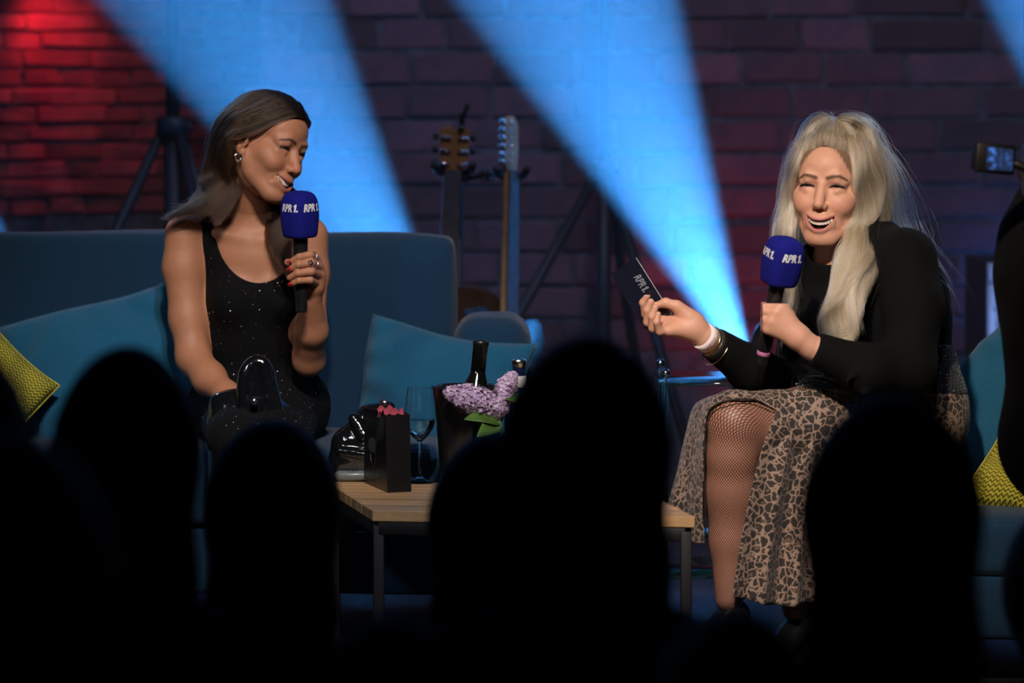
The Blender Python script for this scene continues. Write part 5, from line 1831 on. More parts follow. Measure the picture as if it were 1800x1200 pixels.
# left hand closed round the microphone
f = Field(*span((1312, 640), (1440, 510), -0.56, -0.40), 0.0014)
f.chain([LARM[4], P(1402, 592, -0.505)], (0.0255, 0.024), 0.012)
MC = PP((1374, 537, -0.508), (1365, 550, -0.515), (1357, 565, -0.515), (1351, 578, -0.510))
for m_, rr in zip(MC, (0.0135, 0.0135, 0.0128, 0.0118)):
    f.cone(P(1402, 592, -0.503), m_, 0.0195, rr, 0.012)
PI = PP((1338, 531, -0.495), (1333, 545, -0.500), (1332, 560, -0.500), (1333, 574, -0.494))
DI = PP((1337, 534, -0.466), (1331, 548, -0.468), (1329, 562, -0.465), (1331, 575, -0.460))
TI = PP((1352, 540, -0.448), (1346, 553, -0.446), (1343, 567, -0.443), (1343, 580, -0.440))
for m_, a, b_, c_, rr in zip(MC, PI, DI, TI, (0.0104, 0.0104, 0.0100, 0.0090)):
    f.chain([m_, a, b_, c_], (rr * 1.12, rr, rr * 0.92, rr * 0.8), 0.0035)
f.chain(PP((1400, 585, -0.495), (1385, 553, -0.468), (1366, 535, -0.446)), (0.017, 0.012, 0.009), 0.008)
Vh, Qh = f.mesh(); Vh = relax(Vh, Qh, 2, 0.4)
# right hand, palm up, holding a card
f = Field(*span((1105, 625), (1262, 500), -0.50, -0.32), 0.0014)
f.chain(PP((1238, 592, -0.40), (1222, 578, -0.402)), (0.0245, 0.0225), 0.012)
RMC = PP((1163, 556, -0.372), (1163, 566, -0.392), (1168, 575, -0.412), (1176, 581, -0.430))
for m_ in RMC:
    f.cone(P(1220, 577, -0.402), m_, 0.0205, 0.0118, 0.014)
f.chain(PP((1217, 562, -0.405), (1196, 545, -0.408)), (0.019, 0.0135), 0.012)
RF = [[RMC[0]] + PP((1136, 552, -0.376), (1131, 532, -0.386), (1138, 520, -0.394)),
      [RMC[1]] + PP((1139, 566, -0.398), (1138, 545, -0.408), (1144, 530, -0.412)),
      [RMC[2]] + PP((1148, 576, -0.420), (1146, 556, -0.430), (1152, 540, -0.432)),
      [RMC[3]] + PP((1160, 582, -0.440), (1154, 566, -0.450), (1157, 552, -0.450))]
for i, ch in enumerate(RF):
    q = 0.86 if i == 3 else 1.0
    f.chain(ch, (0.0104 * q, 0.0094 * q, 0.0084 * q, 0.0066 * q), 0.0035)
RT = PP((1212, 556, -0.410), (1190, 538, -0.412), (1170, 532, -0.410), (1155, 536, -0.408))
f.chain(RT, (0.0145, 0.0110, 0.0092, 0.0070), 0.006)
Vr, Qr = f.mesh(); Vr = relax(Vr, Qr, 2, 0.4)
sk = lambda V: np.tile(np.array(SKIN2), (len(V), 1))
V, Q, C = merge([(H2.V, H2.Q, H2.C)] + [(a, b_, sk(a)) for a, b_ in ((Va, Qa), (Vf, Qf), (Vl, Ql), (Vh, Qh), (Vr, Qr))])
W2 = link('person', mesh_np('blonde_woman', V, Q, colors=C), M_skin)
tag(W2, 'laughing woman with long wavy blonde hair, black top and leopard skirt', 'person')
H2.extras(W2, (0.08, 0.05, 0.03))

# long-sleeved top
f = Field(*span((1220, 760), (1710, 385), -0.60, 0.12), 0.0036)
torso2(f, 0.006)
f.chain(LARM, [r + 0.007 for r in LRAD], 0.025)
f.chain(RARM, [r + 0.007 for r in RRAD], 0.025)


def cuff(p_end, p_in, off):
    d = p_in - p_end; d /= np.linalg.norm(d); o = p_end + d * off
    return lambda X, Y, Z: np.where((X - p_end[0]) ** 2 + (Y - p_end[1]) ** 2 + (Z - p_end[2]) ** 2 < 0.11 ** 2,
                                    -((X - o[0]) * d[0] + (Y - o[1]) * d[1] + (Z - o[2]) * d[2]), -0.05)


f.func(cuff(LARM[4], LARM[3], 0.008), op='i'); f.func(cuff(RARM[4], RARM[3], 0.030), op='i')
# round neckline
f.ell(P(1478, 432, -0.20), (0.075, 0.09, 0.05), 0.006, op='s')
# slack folds at the elbows and waist
for a, b_, r_ in (((1560, 620, -0.47), (1520, 690, -0.52), 0.006), ((1535, 625, -0.50), (1490, 668, -0.54), 0.005), ((1585, 600, -0.44), (1625, 640, -0.46), 0.006), ((1590, 680, -0.36), (1650, 660, -0.28), 0.006), ((1375, 655, -0.30), (1400, 700, -0.29), 0.006)):
    f.cone(P(*a), P(*b_), r_, r_, 0.012, op='u')
V, Q = f.mesh(); V = relax(V, Q, 2)
TOP2 = (V, Q)
link('long_sleeved_top', mesh_np('long_sleeved_top', V, Q), M_top2, W2)['label'] = 'plain black long-sleeved top'

# fishnet stockings
M_net, nt, b = new_mat('fishnet_stocking')
at = N(nt, 'ShaderNodeAttribute', attribute_name='uvp'); sp = N(nt, 'ShaderNodeSeparateXYZ'); nt.links.new(at.outputs['Vector'], sp.inputs[0])


def nmath(nt, op, a, b_=None):
    n = N(nt, 'ShaderNodeMath', operation=op)
    for i, q in enumerate((a, b_)):
        if q is None: continue
        if isinstance(q, (int, float)): n.inputs[i].default_value = q
        else: nt.links.new(q, n.inputs[i])
    return n.outputs[0]


d1 = nmath(nt, 'ABSOLUTE', nmath(nt, 'SUBTRACT', nmath(nt, 'FRACT', nmath(nt, 'ADD', sp.outputs[0], sp.outputs[1])), 0.5))
d2 = nmath(nt, 'ABSOLUTE', nmath(nt, 'SUBTRACT', nmath(nt, 'FRACT', nmath(nt, 'SUBTRACT', sp.outputs[0], sp.outputs[1])), 0.5))
mn = nmath(nt, 'MINIMUM', d1, d2)
th = N(nt, 'ShaderNodeMapRange'); th.inputs['From Min'].default_value = 0.10; th.inputs['From Max'].default_value = 0.17
nt.links.new(mn, th.inputs['Value'])
mx = N(nt, 'ShaderNodeMixRGB'); mx.inputs[1].default_value = (0.012, 0.010, 0.012, 1); mx.inputs[2].default_value = (SKIN2[0] * 0.68, SKIN2[1] * 0.60, SKIN2[2] * 0.58, 1)
nt.links.new(th.outputs['Result'], mx.inputs[0]); nt.links.new(mx.outputs[0], b.inputs['Base Color'])
b.inputs['Roughness'].default_value = 0.5
bp = N(nt, 'ShaderNodeBump', i_Strength=0.3, i_Distance=0.001); bp.invert = True
nt.links.new(th.outputs['Result'], bp.inputs['Height']); nt.links.new(bp.outputs[0], b.inputs['Normal'])
LEGPX = {'a': PP((1545, 750, -0.28), (1420, 746, -0.37), (1318, 738, -0.445), (1287, 758, -0.468), (1282, 810, -0.465), (1284, 880, -0.45), (1282, 1060, -0.45)),
         'b': PP((1590, 752, -0.20), (1480, 755, -0.28), (1400, 765, -0.35), (1385, 790, -0.36), (1385, 860, -0.355), (1400, 1075, -0.37))}
for leg in 'ab':
    f = Field(*span((1195, 1110), (1680, 640), -0.58, 0.02), 0.0036)
    legs2(f, 0.0016, leg)
    V, Q = f.mesh(); V = relax(V, Q, 2)
    axp = catmull(LEGPX[leg], 120)
    L = np.concatenate([[0], np.cumsum(np.linalg.norm(np.diff(axp, axis=0), axis=1))])
    tan = np.gradient(axp, axis=0); tan /= np.linalg.norm(tan, axis=1)[:, None]
    D2 = ((V[:, None, :] - axp[None]) ** 2).sum(2)
    wgt = np.exp(-(D2 - D2.min(1, keepdims=True)) / (0.012 ** 2))
    wgt /= wgt.sum(1, keepdims=True)
    ls = wgt @ L; ac = wgt @ axp; at_ = wgt @ tan
    rel = V - ac
    ef = np.array([0, -1.0, 0]) - at_ * (at_ @ np.array([0, -1.0, 0]))[:, None]; ef /= np.linalg.norm(ef, axis=1)[:, None] + 1e-9
    es = np.cross(at_, ef)
    ang = np.arctan2((rel * es).sum(1), (rel * ef).sum(1))
    uv = np.stack([ang / (2 * np.pi) * 47, ls / 0.0071], 1)
    link('fishnet_stocking', mesh_np('fishnet_stocking', V, Q, uv=uv), M_net, W2)
# pumps
M_pump = mat('black_pump', (0.008, 0.008, 0.009), 0.2, coat=0.5, bump=0)
for (ax_, ay_, aY) in ((1282, 1052, -0.45), (1400, 1068, -0.37)):
    a = P(ax_, ay_, aY)
    f = Field(a - np.array([0.17, 0.16, a[2] + 0.005]), a + np.array([0.09, 0.09, 0.05]), 0.004)
    to = np.array([-0.085, -0.085, 0])
    f.chain([a + np.array([0.01, 0.01, -0.035]), a + to * 0.55 + np.array([0, 0, -0.09]), np.array([a[0] + to[0], a[1] + to[1], 0.022]), np.array([a[0] + to[0] * 1.5, a[1] + to[1] * 1.5, 0.014])], (0.034, 0.034, 0.03, 0.012), 0.02)
    f.cone(a + np.array([0.025, 0.025, -0.06]), np.array([a[0] + 0.032, a[1] + 0.032, 0.004]), 0.018, 0.005, 0.01)
    V, Q = f.mesh()
    link('pump', mesh_np('pump', relax(V, Q, 2), Q), M_pump, W2)

# leopard skirt: body, then two hanging panels either side of the slit
M_leo, nt, b = new_mat('leopard_print')
tc = N(nt, 'ShaderNodeTexCoord')
nz = N(nt, 'ShaderNodeTexNoise', i_Scale=70.0, i_Detail=2.0); nt.links.new(tc.outputs['Object'], nz.inputs['Vector'])
mxv = N(nt, 'ShaderNodeVectorMath', operation='MULTIPLY_ADD')
mxv.inputs[1].default_value = (0.017, 0.017, 0.017)
nt.links.new(nz.outputs['Color'], mxv.inputs[0]); nt.links.new(tc.outputs['Object'], mxv.inputs[2])
LS = 62.0
ve = N(nt, 'ShaderNodeTexVoronoi', i_Scale=LS, i_Randomness=0.9); ve.feature = 'DISTANCE_TO_EDGE'
vf = N(nt, 'ShaderNodeTexVoronoi', i_Scale=LS, i_Randomness=0.9)
n2 = N(nt, 'ShaderNodeTexNoise', i_Scale=150.0, i_Detail=1.0)
for q_ in (ve, vf): nt.links.new(mxv.outputs[0], q_.inputs['Vector'])
nt.links.new(tc.outputs['Object'], n2.inputs['Vector'])
sc_ = N(nt, 'ShaderNodeSeparateColor'); nt.links.new(vf.outputs['Color'], sc_.inputs[0])
# spot mask: away from the cell border, border width differs from cell to cell
wd_ = nmath(nt, 'ADD', nmath(nt, 'MULTIPLY', sc_.outputs[0], 0.08), 0.035)
nz_ = nmath(nt, 'MULTIPLY', nmath(nt, 'SUBTRACT', n2.outputs['Fac'], 0.5), 0.16)
ed_ = nmath(nt, 'SUBTRACT', nmath(nt, 'ADD', ve.outputs['Distance'], nz_), wd_)
m1 = N(nt, 'ShaderNodeMapRange'); m1.inputs['From Max'].default_value = 0.035; nt.links.new(ed_, m1.inputs['Value'])
# lighter heart of about half of the spots
ht_ = nmath(nt, 'SUBTRACT', nmath(nt, 'SUBTRACT', nmath(nt, 'MULTIPLY', sc_.outputs[1], 0.42), 0.08), nmath(nt, 'ADD', vf.outputs['Distance'], nz_))
m2 = N(nt, 'ShaderNodeMapRange'); m2.inputs['From Max'].default_value = 0.04; nt.links.new(ht_, m2.inputs['Value'])
mxa = N(nt, 'ShaderNodeMixRGB'); mxa.inputs[1].default_value = (0.024, 0.018, 0.015, 1); mxa.inputs[2].default_value = (0.13, 0.08, 0.055, 1)
nt.links.new(m2.outputs['Result'], mxa.inputs[0])
mxb = N(nt, 'ShaderNodeMixRGB'); mxb.inputs[1].default_value = (0.30, 0.205, 0.155, 1)
nt.links.new(mxa.outputs[0], mxb.inputs[2]); nt.links.new(m1.outputs['Result'], mxb.inputs[0])
nt.links.new(mxb.outputs[0], b.inputs['Base Color'])
b.inputs['Roughness'].default_value = 0.75
b.inputs['Sheen Weight'].default_value = 0.1
SLIT = [(1244, 1120), (1240, 745), (1250, 718), (1278, 704), (1330, 704), (1366, 722), (1346, 772), (1336, 800), (1310, 900), (1284, 1120)]
f = Field(*span((1180, 900), (1690, 640), -0.58, 0.02), 0.0036)
legs2(f, 0.010); torso2(f, 0.010)
f.chain(PP((1420, 740, -0.36), (1470, 745, -0.30)), (0.075, 0.08), 0.04)
f.func(lambda X, Y, Z: np.where(Y < -0.33, poly_sdf(*px_of(X, Y, Z), SLIT) / 880.0, 0.05), op='s', k=0.003)
f.func(lambda X, Y, Z: (684 - px_of(X, Y, Z)[1]) / 880.0, op='i')
f.func(lambda X, Y, Z: (px_of(X, Y, Z)[1] - 800) / 880.0, op='i')
V, Q = f.mesh(); V = relax(V, Q, 2)
link('skirt', mesh_np('skirt', V, Q), M_leo, W2)['label'] = 'leopard print skirt drawn over the thighs'


def cloth_panel(name, left, right, nu, nv, folds, amp, mtl, parent, ph=0.0, hem=0.0):
    """sheet between two edge curves with hanging folds that open towards the hem"""
    A, B = catmull(left, nv), catmull(right, nv)
    VV = []
    for j in range(nv):
        t = j / (nv - 1)
        for i in range(nu):
            s = i / (nu - 1)
            p = A[j] * (1 - s) + B[j] * s
            w = math.sin(math.pi * s) * (0.25 + 0.75 * t)
            p = p + np.array([0.15 * amp * math.cos(2 * math.pi * folds * s + ph), -amp * w * math.sin(2 * math.pi * folds * s + ph + 0.6 * t), hem * math.sin(5 * s + ph) * t])
            VV.append(p)
    Fc = np.array([(j * nu + i, j * nu + i + 1, (j + 1) * nu + i + 1, (j + 1) * nu + i) for j in range(nv - 1) for i in range(nu - 1)])
    o = link(name, mesh_np(name, VV, Fc), mtl, parent)
    sm = o.modifiers.new('t', 'SOLIDIFY'); sm.thickness = 0.0025
    return o


cloth_panel('skirt_panel', PP((1262, 693, -0.40), (1222, 712, -0.35), (1206, 760, -0.33), (1190, 830, -0.33), (1174, 890, -0.34), (1166, 948, -0.34)),
            PP((1300, 698, -0.49), (1250, 716, -0.495), (1240, 760, -0.49), (1238, 830, -0.48), (1236, 890, -0.47), (1240, 950, -0.47)), 40, 60, 1.3, 0.012, M_leo, W2, 0.4, 0.006)
cloth_panel('skirt_panel', PP((1352, 712, -0.47), (1366, 722, -0.475), (1345, 775, -0.49), (1322, 860, -0.50), (1304, 950, -0.50), (1288, 1055, -0.50)),
            PP((1470, 700, -0.42), (1468, 740, -0.43), (1456, 800, -0.44), (1450, 880, -0.43), (1445, 960, -0.42), (1440, 1060, -0.42)), 60, 70, 2.6, 0.020, M_leo, W2, 2.0, 0.008)
# dark piping along the slit
M_pip = mat('black_piping', (0.01, 0.009, 0.009), 0.6, bump=0)
tube('skirt_piping', catmull(PP((1241, 945, -0.474), (1238, 830, -0.485), (1240, 755, -0.496), (1250, 718, -0.502), (1278, 704, -0.516), (1325, 702, -0.50), (1362, 720, -0.482)), 60), 0.0016, M_pip, W2, n=6)

# beaded belt: dark band at the back, rows of grey beads over the lap
M_belt = weave_mat('navy_belt', (0.010, 0.014, 0.035), (0.004, 0.005, 0.012), 900, bump=0.5)
f = Field(*span((1380, 740), (1700, 560), -0.50, 0.10), 0.0042)
torso2(f, 0.013)
f.func(lambda X, Y, Z: (606 - px_of(X, Y, Z)[1]) / 880.0, op='i')
f.func(lambda X, Y, Z: (px_of(X, Y, Z)[1] - 694) / 880.0, op='i')
f.func(lambda X, Y, Z: (1560 - px_of(X, Y, Z)[0]) / 880.0, op='i')
V, Q = f.mesh(); V = relax(V, Q, 1)
link('belt', mesh_np('belt', V, Q), M_belt, W2)['label'] = 'dark belt with silver beading'
sequins('belt_sequins', (V, Q), 150, 0.0022, W2, lambda c: c[:, 0] > P(1628, 650, -0.2)[0], 5)
M_bead = mat('grey_bead', (0.32, 0.36, 0.40), 0.25, 0.6, var=0.2, scale=200, bump=0)
chp = [P(1625, 615 + 4.2 * i, -0.315) for i in range(12)]
sv, sf = [], []


def bead_mesh(centres, r):
    VV, FF = [], []
    u = np.linspace(0, np.pi, 6); v = np.linspace(0, 2 * np.pi, 8, endpoint=False)
    S = np.array([(math.sin(a) * math.cos(b_), math.sin(a) * math.sin(b_), math.cos(a)) for a in u for b_ in v])
    Fc = np.array([(i * 8 + j, (i + 1) * 8 + j, (i + 1) * 8 + (j + 1) % 8, i * 8 + (j + 1) % 8) for i in range(5) for j in range(8)])
    for k, c in enumerate(centres):
        VV.append(np.asarray(c) + r * S); FF.append(Fc + k * len(S))
    return mesh_np('beads', np.concatenate(VV), np.concatenate(FF))


link('bead_chain', bead_mesh(chp, 0.0026), M_steel, W2)['kind'] = 'stuff'
bd = []
for j in range(7):
    for i in range(17):
        u_, v_ = i / 16, j / 6
        xx = 1404 + 72 * u_ - 12 * v_ + 4 * (j % 2); yy = 660 + 34 * v_ + 10 * (u_ - 0.4) ** 2 * 4 - 3
        bd.append(P(xx, yy, -0.345 - 0.05 * math.sin(math.pi * min(1, 0.2 + 0.8 * v_)) - 0.02 * math.sin(math.pi * u_)))
link('belt_beads', bead_mesh(bd, 0.0030), M_bead, W2)['kind'] = 'stuff'
f = Field(*span((1370, 730), (1500, 640), -0.44, -0.25), 0.0036)
f.cone(P(1405, 690, -0.345), P(1470, 672, -0.345), 0.034, 0.034, 0.02)
V, Q = f.mesh()
link('belt_bag', mesh_np('belt_bag', relax(V, Q, 2), Q), M_belt, W2)

# wristband, bangles
fa = RARM[3] - RARM[4]; fa /= np.linalg.norm(fa)


def band(name, c, ax, r, w, mtl, parent, t=0.0012):
    return lathe(name, [(r, -w / 2), (r + t, -w / 2), (r + t * 1.3, 0), (r + t, w / 2), (r, w / 2)], mtl, parent, n=40, axis=(c, ax))


M_paper = mat('white_wristband', (0.80, 0.74, 0.74), 0.6, var=0.03, bump=0)
wc = RARM[4] + fa * 0.004
band('wristband', wc, fa, 0.0268, 0.020, M_paper, W2)
me = text_mesh('t', 'LOTTO', 0.0068, weight=0.004)
e1 = np.array([0, -1.0, 0]) - fa * (-fa[1]); e1 /= np.linalg.norm(e1); e2 = np.cross(fa, e1)
if e2[2] < 0: e2 = -e2
mesh_map(me, lambda v: wc + fa * (v[:, 1:2] * -1.0 - 0.001) + 0.0288 * (np.cos(v[:, :1] / 0.028 - 0.15) * e1 + np.sin(v[:, :1] / 0.028 - 0.15) * e2))
M_redprint = mat('red_print', (0.6, 0.03, 0.09), 0.6, bump=0)
link('wristband_print', me, M_redprint, W2)
band('bead_bracelet', RARM[4] + fa * 0.0185, fa + np.array([0.1, 0, 0.1]), 0.0285, 0.003, M_gold, W2, 0.002)
M_dkband = mat('grey_bracelet', (0.10, 0.09, 0.08), 0.35, 0.5, var=0.35, scale=150, bump=0.4, bscale=250)
band('wide_bracelet', RARM[4] + fa * 0.030, fa, 0.0290, 0.016, M_dkband, W2, 0.0016)
ring_at('bangle', RARM[4] + fa * 0.041 + np.array([-0.004, 0, -0.006]), fa + np.array([0.12, 0, -0.1]), 0.0365, 0.0014, M_gold, W2, n=48)

# moderation card in her right hand
A_, B_ = P(1167, 531, -0.400), P(1118, 453, -0.395)
u1 = A_ - B_; L1 = np.linalg.norm(u1); u1 /= L1
u2 = np.array([-0.62, 0.42, -0.30]); u2 -= u1 * (u2 @ u1); u2 /= np.linalg.norm(u2)
un = np.cross(u1, u2); un = un if un[1] < 0 else -un
M_card = mat('navy_card', (0.006, 0.009, 0.028), 0.5, bump=0)
M_cedge = mat('card_edge', (0.75, 0.75, 0.78), 0.7, bump=0)
L1 += 0.028
cc = B_ + u1 * L1 / 2 + u2 * 0.036
Rc = Matrix((tuple(u1), tuple(u2), tuple(np.cross(u1, u2)))).transposed()
card = box('cue_card', cc, (L1, 0.072, 0.0007), M_card, rot=Rc)
tag(card, 'dark blue cue card in the raised hand of the blonde woman', 'card')
box('card_edge', B_ + u1 * L1 / 2 - u2 * 0.0004, (L1, 0.0009, 0.0009), M_cedge, card, rot=Rc)
me = logo_mesh(0.018, 0.18, 0.02)
cl_ = B_ + u1 * 0.050 + u2 * 0.020
sgn = 1.0 if np.cross(u1, -u2) @ un > 0 else -1.0
mesh_map(me, lambda v: cl_ + u1 * v[:, :1] * 0.62 + u2 * (-v[:, 1:2]) + un * 0.0007)
M_greyprint = mat('grey_print', (0.30, 0.34, 0.40), 0.6, bump=0)
link('card_lettering', me, M_greyprint, card)

# hair
h = H2.w1
HC = H2.w1((0, -10, 0))
top = []
for x in (60, 48, 34, 17, 0, -17, -34, -48, -60):
    a = abs(x) / 55.0
    top.append([h((x, 70 - 24 * a ** 2, 83 - 58 * a ** 2)), h((x * 1.06, 63 - 26 * a ** 2, 103 - 38 * a ** 2)), h((x * 0.75, 40 - 16 * a, 123 - 10 * a)), h((x * 0.25, 12, 133)), h((x * 0.1, -6, 134))]) 
rolls_r = [[h((4, 4, 132)), h((14, 10, 139)), h((34, 6, 139)), h((58, -6, 122)), h((74, -10, 80)), h((86, -8, 20)), P(1374, 385, -0.22), P(1366, 430, -0.20)],
           [h((2, -6, 134)), h((10, -14, 139)), h((32, -26, 146)), h((56, -40, 116)), h((76, -44, 70)), h((88, -44, 10)), P(1380, 400, -0.16), P(1378, 450, -0.14)],
           [h((0, -20, 132)), h((6, -44, 138)), h((24, -66, 122)), h((44, -84, 80)), h((56, -90, 20)), h((60, -90, -40)), P(1410, 430, -0.10), P(1410, 470, -0.08)]]
rolls_l = [[h((-4, 6, 132)), h((-14, 16, 141)), h((-40, 14, 141)), h((-64, 2, 122)), h((-82, -4, 80)), h((-94, -6, 20)), P(1540, 390, -0.220), P(1524, 450, -0.315), P(1508, 520, -0.355)],
           [h((-2, -6, 135)), h((-14, -10, 143)), h((-40, -22, 139)), h((-68, -36, 118)), h((-88, -42, 70)), h((-98, -46, 10)), P(1550, 400, -0.180), P(1548, 440, -0.285), P(1530, 510, -0.335)],
           [h((0, -20, 133)), h((-8, -44, 142)), h((-36, -66, 132)), h((-66, -80, 92)), h((-86, -84, 40)), h((-98, -80, -20)), P(1566, 410, -0.120), P(1562, 435, -0.130)],
           [h((0, -34, 128)), h((0, -64, 126)), h((-20, -92, 90)), h((-44, -106, 40)), h((-60, -106, -20)), h((-70, -98, -60)), P(1545, 430, -0.060), P(1550, 460, -0.060)]]
side_r = [[h((18, 14, 130)), h((46, 46, 92)), h((55, 61, 50)), h((66, 56, 6)), h((72, 46, -45)), P(1392, 412, -0.240), P(1398, 470, -0.230), P(1386, 540, -0.220), P(1378, 600, -0.220), P(1382, 668, -0.240)],
          [h((20, 6, 132)), h((58, 28, 94)), h((78, 32, 44)), h((86, 22, 0)), h((88, 22, -50)), P(1376, 420, -0.220), P(1380, 470, -0.200), P(1398, 540, -0.200), P(1388, 600, -0.200), P(1376, 640, -0.220)],
          [h((20, 0, 134)), h((62, 12, 98)), h((84, 14, 48)), h((91, 4, 0)), h((95, 6, -45)), P(1368, 410, -0.200), P(1366, 455, -0.180), P(1390, 520, -0.170), P(1400, 570, -0.170)]]
side_l = [[h((-18, 14, 130)), h((-44, 48, 92)), h((-52, 63, 50)), h((-61, 58, 8)), h((-64, 50, -40)), P(1486, 395, -0.270), P(1482, 430, -0.305), P(1460, 480, -0.340), P(1450, 540, -0.355), P(1438, 600, -0.355)],
          [h((-20, 8, 132)), h((-58, 30, 94)), h((-77, 36, 44)), h((-84, 28, 0)), h((-86, 24, -50)), P(1515, 400, -0.260), P(1512, 450, -0.335), P(1484, 520, -0.375), P(1478, 580, -0.385), P(1488, 625, -0.385)],
          [h((-20, 2, 134)), h((-62, 14, 100)), h((-88, 14, 52)), h((-98, 2, 0)), h((-102, -2, -50)), P(1535, 400, -0.240), P(1530, 450, -0.325), P(1500, 520, -0.385), P(1496, 580, -0.395), P(1470, 620, -0.385)],
          [h((-18, -6, 135)), h((-66, -6, 108)), h((-94, -10, 60)), h((-110, -24, 0)), h((-110, -30, -50)), P(1552, 410, -0.200), P(1540, 455, -0.315), P(1516, 520, -0.375), P(1510, 570, -0.385)]]
fly = [[h((-50, -20, 125)), h((-96, -30, 70)), h((-122, -40, 0)), P(1585, 390, -0.15), P(1600, 430, -0.2), P(1640, 480, -0.24), P(1664, 530, -0.24)],
       [h((-40, -50, 125)), h((-90, -60, 80)), h((-125, -60, 10)), P(1595, 400, -0.12), P(1615, 440, -0.16), P(1650, 500, -0.18), P(1668, 560, -0.18)]]
ST = [sheet(top, 3600, H2.w1((0, 10, 60)), 0.005, 0.004, 1.5, 0.6, 22, fray=0.003, start=0.34),
      sheet(rolls_r, 3200, HC, 0.010, 0.012, 3.2, 0.9, 22, fray=0.0025, ends=0.3), sheet(rolls_l, 5200, HC, 0.011, 0.013, 3.2, 0.9, 30, fray=0.0025, ends=0.3),
      sheet(side_r, 3200, HC, 0.011, 0.018, 3.6, 0.93, 18, fray=0.0022, ends=0.3), sheet(side_l, 5200, HC, 0.012, 0.019, 3.6, 0.93, 26, fray=0.0022, ends=0.3)]
FLY = [sheet(top, 110, H2.w1((0, 10, 60)), 0.010, 0.008, 2.0, 0.1, 10, fray=0.010, ends=0.6, start=0.5), sheet(rolls_r, 300, HC, 0.014, 0.01, 3.0, 0.1, 10, fray=0.010, ends=0.5),
       sheet(fly, 140, HC, 0.02, 0.012, 2.0, 0.1, 10, fray=0.018, ends=0.5), sheet(rolls_l, 600, HC, 0.018, 0.012, 3.0, 0.1, 10, fray=0.012, ends=0.4),
       sheet(side_r, 350, HC, 0.014, 0.012, 3.0, 0.1, 10, fray=0.009, ends=0.4)]
hair_object('flyaway_hair', FLY, M_hair2, W2, 0.00022)
hair2 = hair_object('hair', ST, M_hair2, W2, 0.00045)
hair2['label'] = 'long wavy blonde hair, half pinned up'
scalp(H2, M_cap2, W2, grow=5.0, y0=-4.0, bow=0.012)

# ---------------------------------------------------------------- audience in the dark, seen from behind
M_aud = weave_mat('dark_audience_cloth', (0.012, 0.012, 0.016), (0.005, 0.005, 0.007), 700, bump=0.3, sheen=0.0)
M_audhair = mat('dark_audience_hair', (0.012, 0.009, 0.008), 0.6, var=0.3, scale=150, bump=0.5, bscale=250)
M_audskin = mat('audience_skin', (0.30, 0.17, 0.12), 0.6, bump=0.05)
FLOOR2 = -0.45


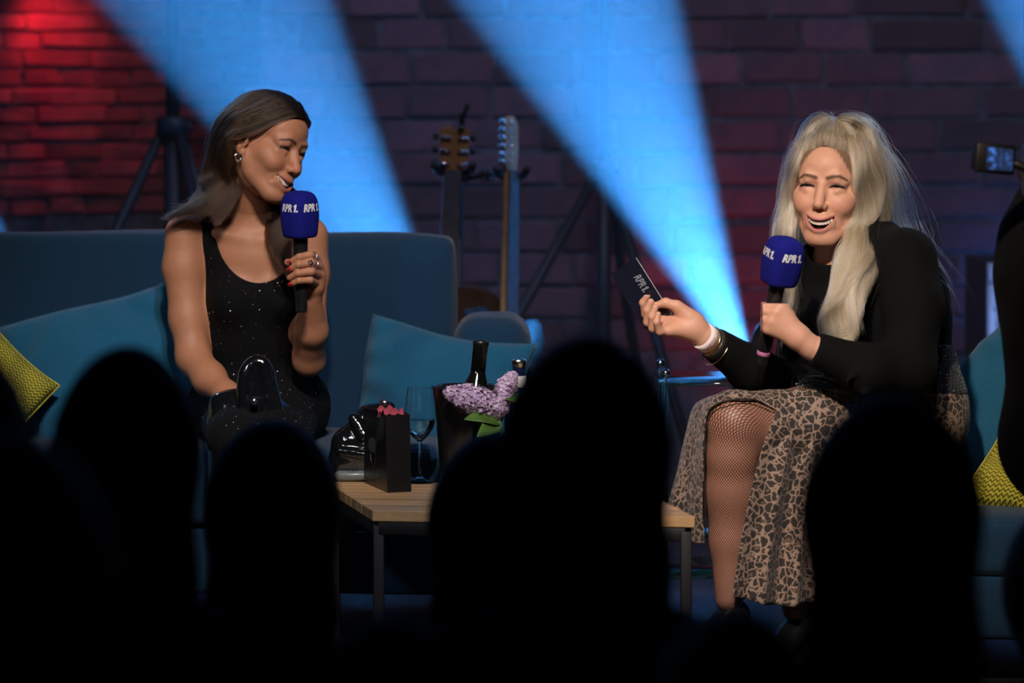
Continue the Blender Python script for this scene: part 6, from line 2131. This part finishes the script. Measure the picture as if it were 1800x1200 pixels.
def spectator(label, px, top, half, Y, long_hair, turn=0.0, build=1.0, drop=0.0):
    """half: half width of the head with hair in pixels"""
    s = F / (Y - CAMY)
    w = half / s
    t = P(px, top, Y)
    hc = t - np.array([0, 0, 0.118 + 0.012])
    f = Field((t[0] - 0.36, Y - 0.32, FLOOR2), (t[0] + 0.36, Y + 0.62, t[2] + 0.03), 0.010)
    lean = 0.03
    f.ell(hc, (min(0.076, w * 0.9), 0.095, 0.115), 0.02)
    nb = hc + np.array([0, -lean, -0.19])
    f.cone(hc + np.array([0, -0.01, -0.06]), nb, 0.052, 0.058, 0.03)
    sh = nb + np.array([0, -0.01, -0.05])
    f.chain([sh + np.array([-0.17 * build, 0, -0.035]), sh + np.array([0, 0, 0.0]), sh + np.array([0.17 * build, 0, -0.035])], (0.058, 0.07, 0.058), 0.05)
    hip = np.array([t[0], Y - 0.04, FLOOR2 + 0.53])
    f.cone(sh + np.array([0, 0, -0.10]), hip, 0.135 * build, 0.14 * build, 0.06)
    for k in (-1, 1):
        sp_ = sh + np.array([k * 0.18 * build, 0, -0.05]); el = sp_ + np.array([k * 0.03, 0.06, -0.27]); hn = el + np.array([-k * 0.09, 0.22, 0.02])
        f.chain([sp_, el, hn], (0.052, 0.042, 0.03), 0.03)
        kn = hip + np.array([k * 0.12, 0.42, -0.03]); ft = np.array([kn[0], kn[1] + 0.02, FLOOR2 + 0.06])
        f.chain([hip + np.array([k * 0.08, 0, -0.02]), kn, ft], (0.085, 0.06, 0.04), 0.04)
        f.ell(ft + np.array([0, 0.07, -0.02]), (0.045, 0.12, 0.04), 0.02)
    V, Q = f.mesh(); V = relax(V, Q, 2)
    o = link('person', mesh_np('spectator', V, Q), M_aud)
    tag(o, label, 'person', 'audience seen from behind in the dark')
    f = Field((t[0] - 0.2, Y - 0.26, t[2] - 0.62), (t[0] + 0.2, Y + 0.16, t[2] + 0.03), 0.008)
    f.ell(hc + np.array([0, -0.006, 0.006]), (w * 0.97, 0.108, 0.124), 0.02)
    if long_hair:
        f.chain([hc + np.array([0, -0.02, -0.01]), hc + np.array([0.0, -0.05, -0.16]), hc + np.array([0.0, -0.075, -0.16 - long_hair])], (w * 0.95, w * 0.92, w * 0.75), 0.05, flat=(np.array([0, 1.0, 0]), 0.7))
    f.func(lambda X, Yy, Z: -(0.055 - (Yy - Y)) * (Z < hc[2] + 0.03) - 0.05 * (Z >= hc[2] + 0.03) + 0 * X, op='i')
    V, Q = f.mesh(); V = relax(V, Q, 2)
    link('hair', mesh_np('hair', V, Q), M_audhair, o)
    return o


spectator('silhouetted spectator cut off by the left edge of the picture', -62, 606, 132, -4.1, 0.0)
spectator('silhouetted spectator with long hair in front of the left teal cushion', 224, 606, 122, -3.3, 0.22)
spectator('silhouetted spectator low in front of the handbag, lowest of the row', 480, 736, 112, -2.45, 0.05, build=0.85)
spectator('silhouetted spectator with broad long hair before the middle of the table', 1032, 590, 140, -3.45, 0.26)
spectator('silhouetted spectator peeking out left of the broad-haired one, below the lilac', 872, 758, 112, -2.55, 0.10, build=0.85)
spectator('silhouetted spectator before the lap of the blonde woman', 1567, 692, 150, -3.8, 0.12)
spectator('silhouetted spectator at the lower right corner', 1868, 880, 110, -2.6, 0.0)
spectator('big dark spectator nearest the camera at the lower left corner', 20, 755, 175, -4.9, 0.2)
spectator('dark spectator at the bottom edge below the coffee table', 690, 1075, 150, -4.3, 0.0, build=0.8)
spectator('dark spectator at the bottom edge below the leopard skirt', 1290, 1068, 160, -4.45, 0.0, build=0.8)
bpy.context.view_layer.update()
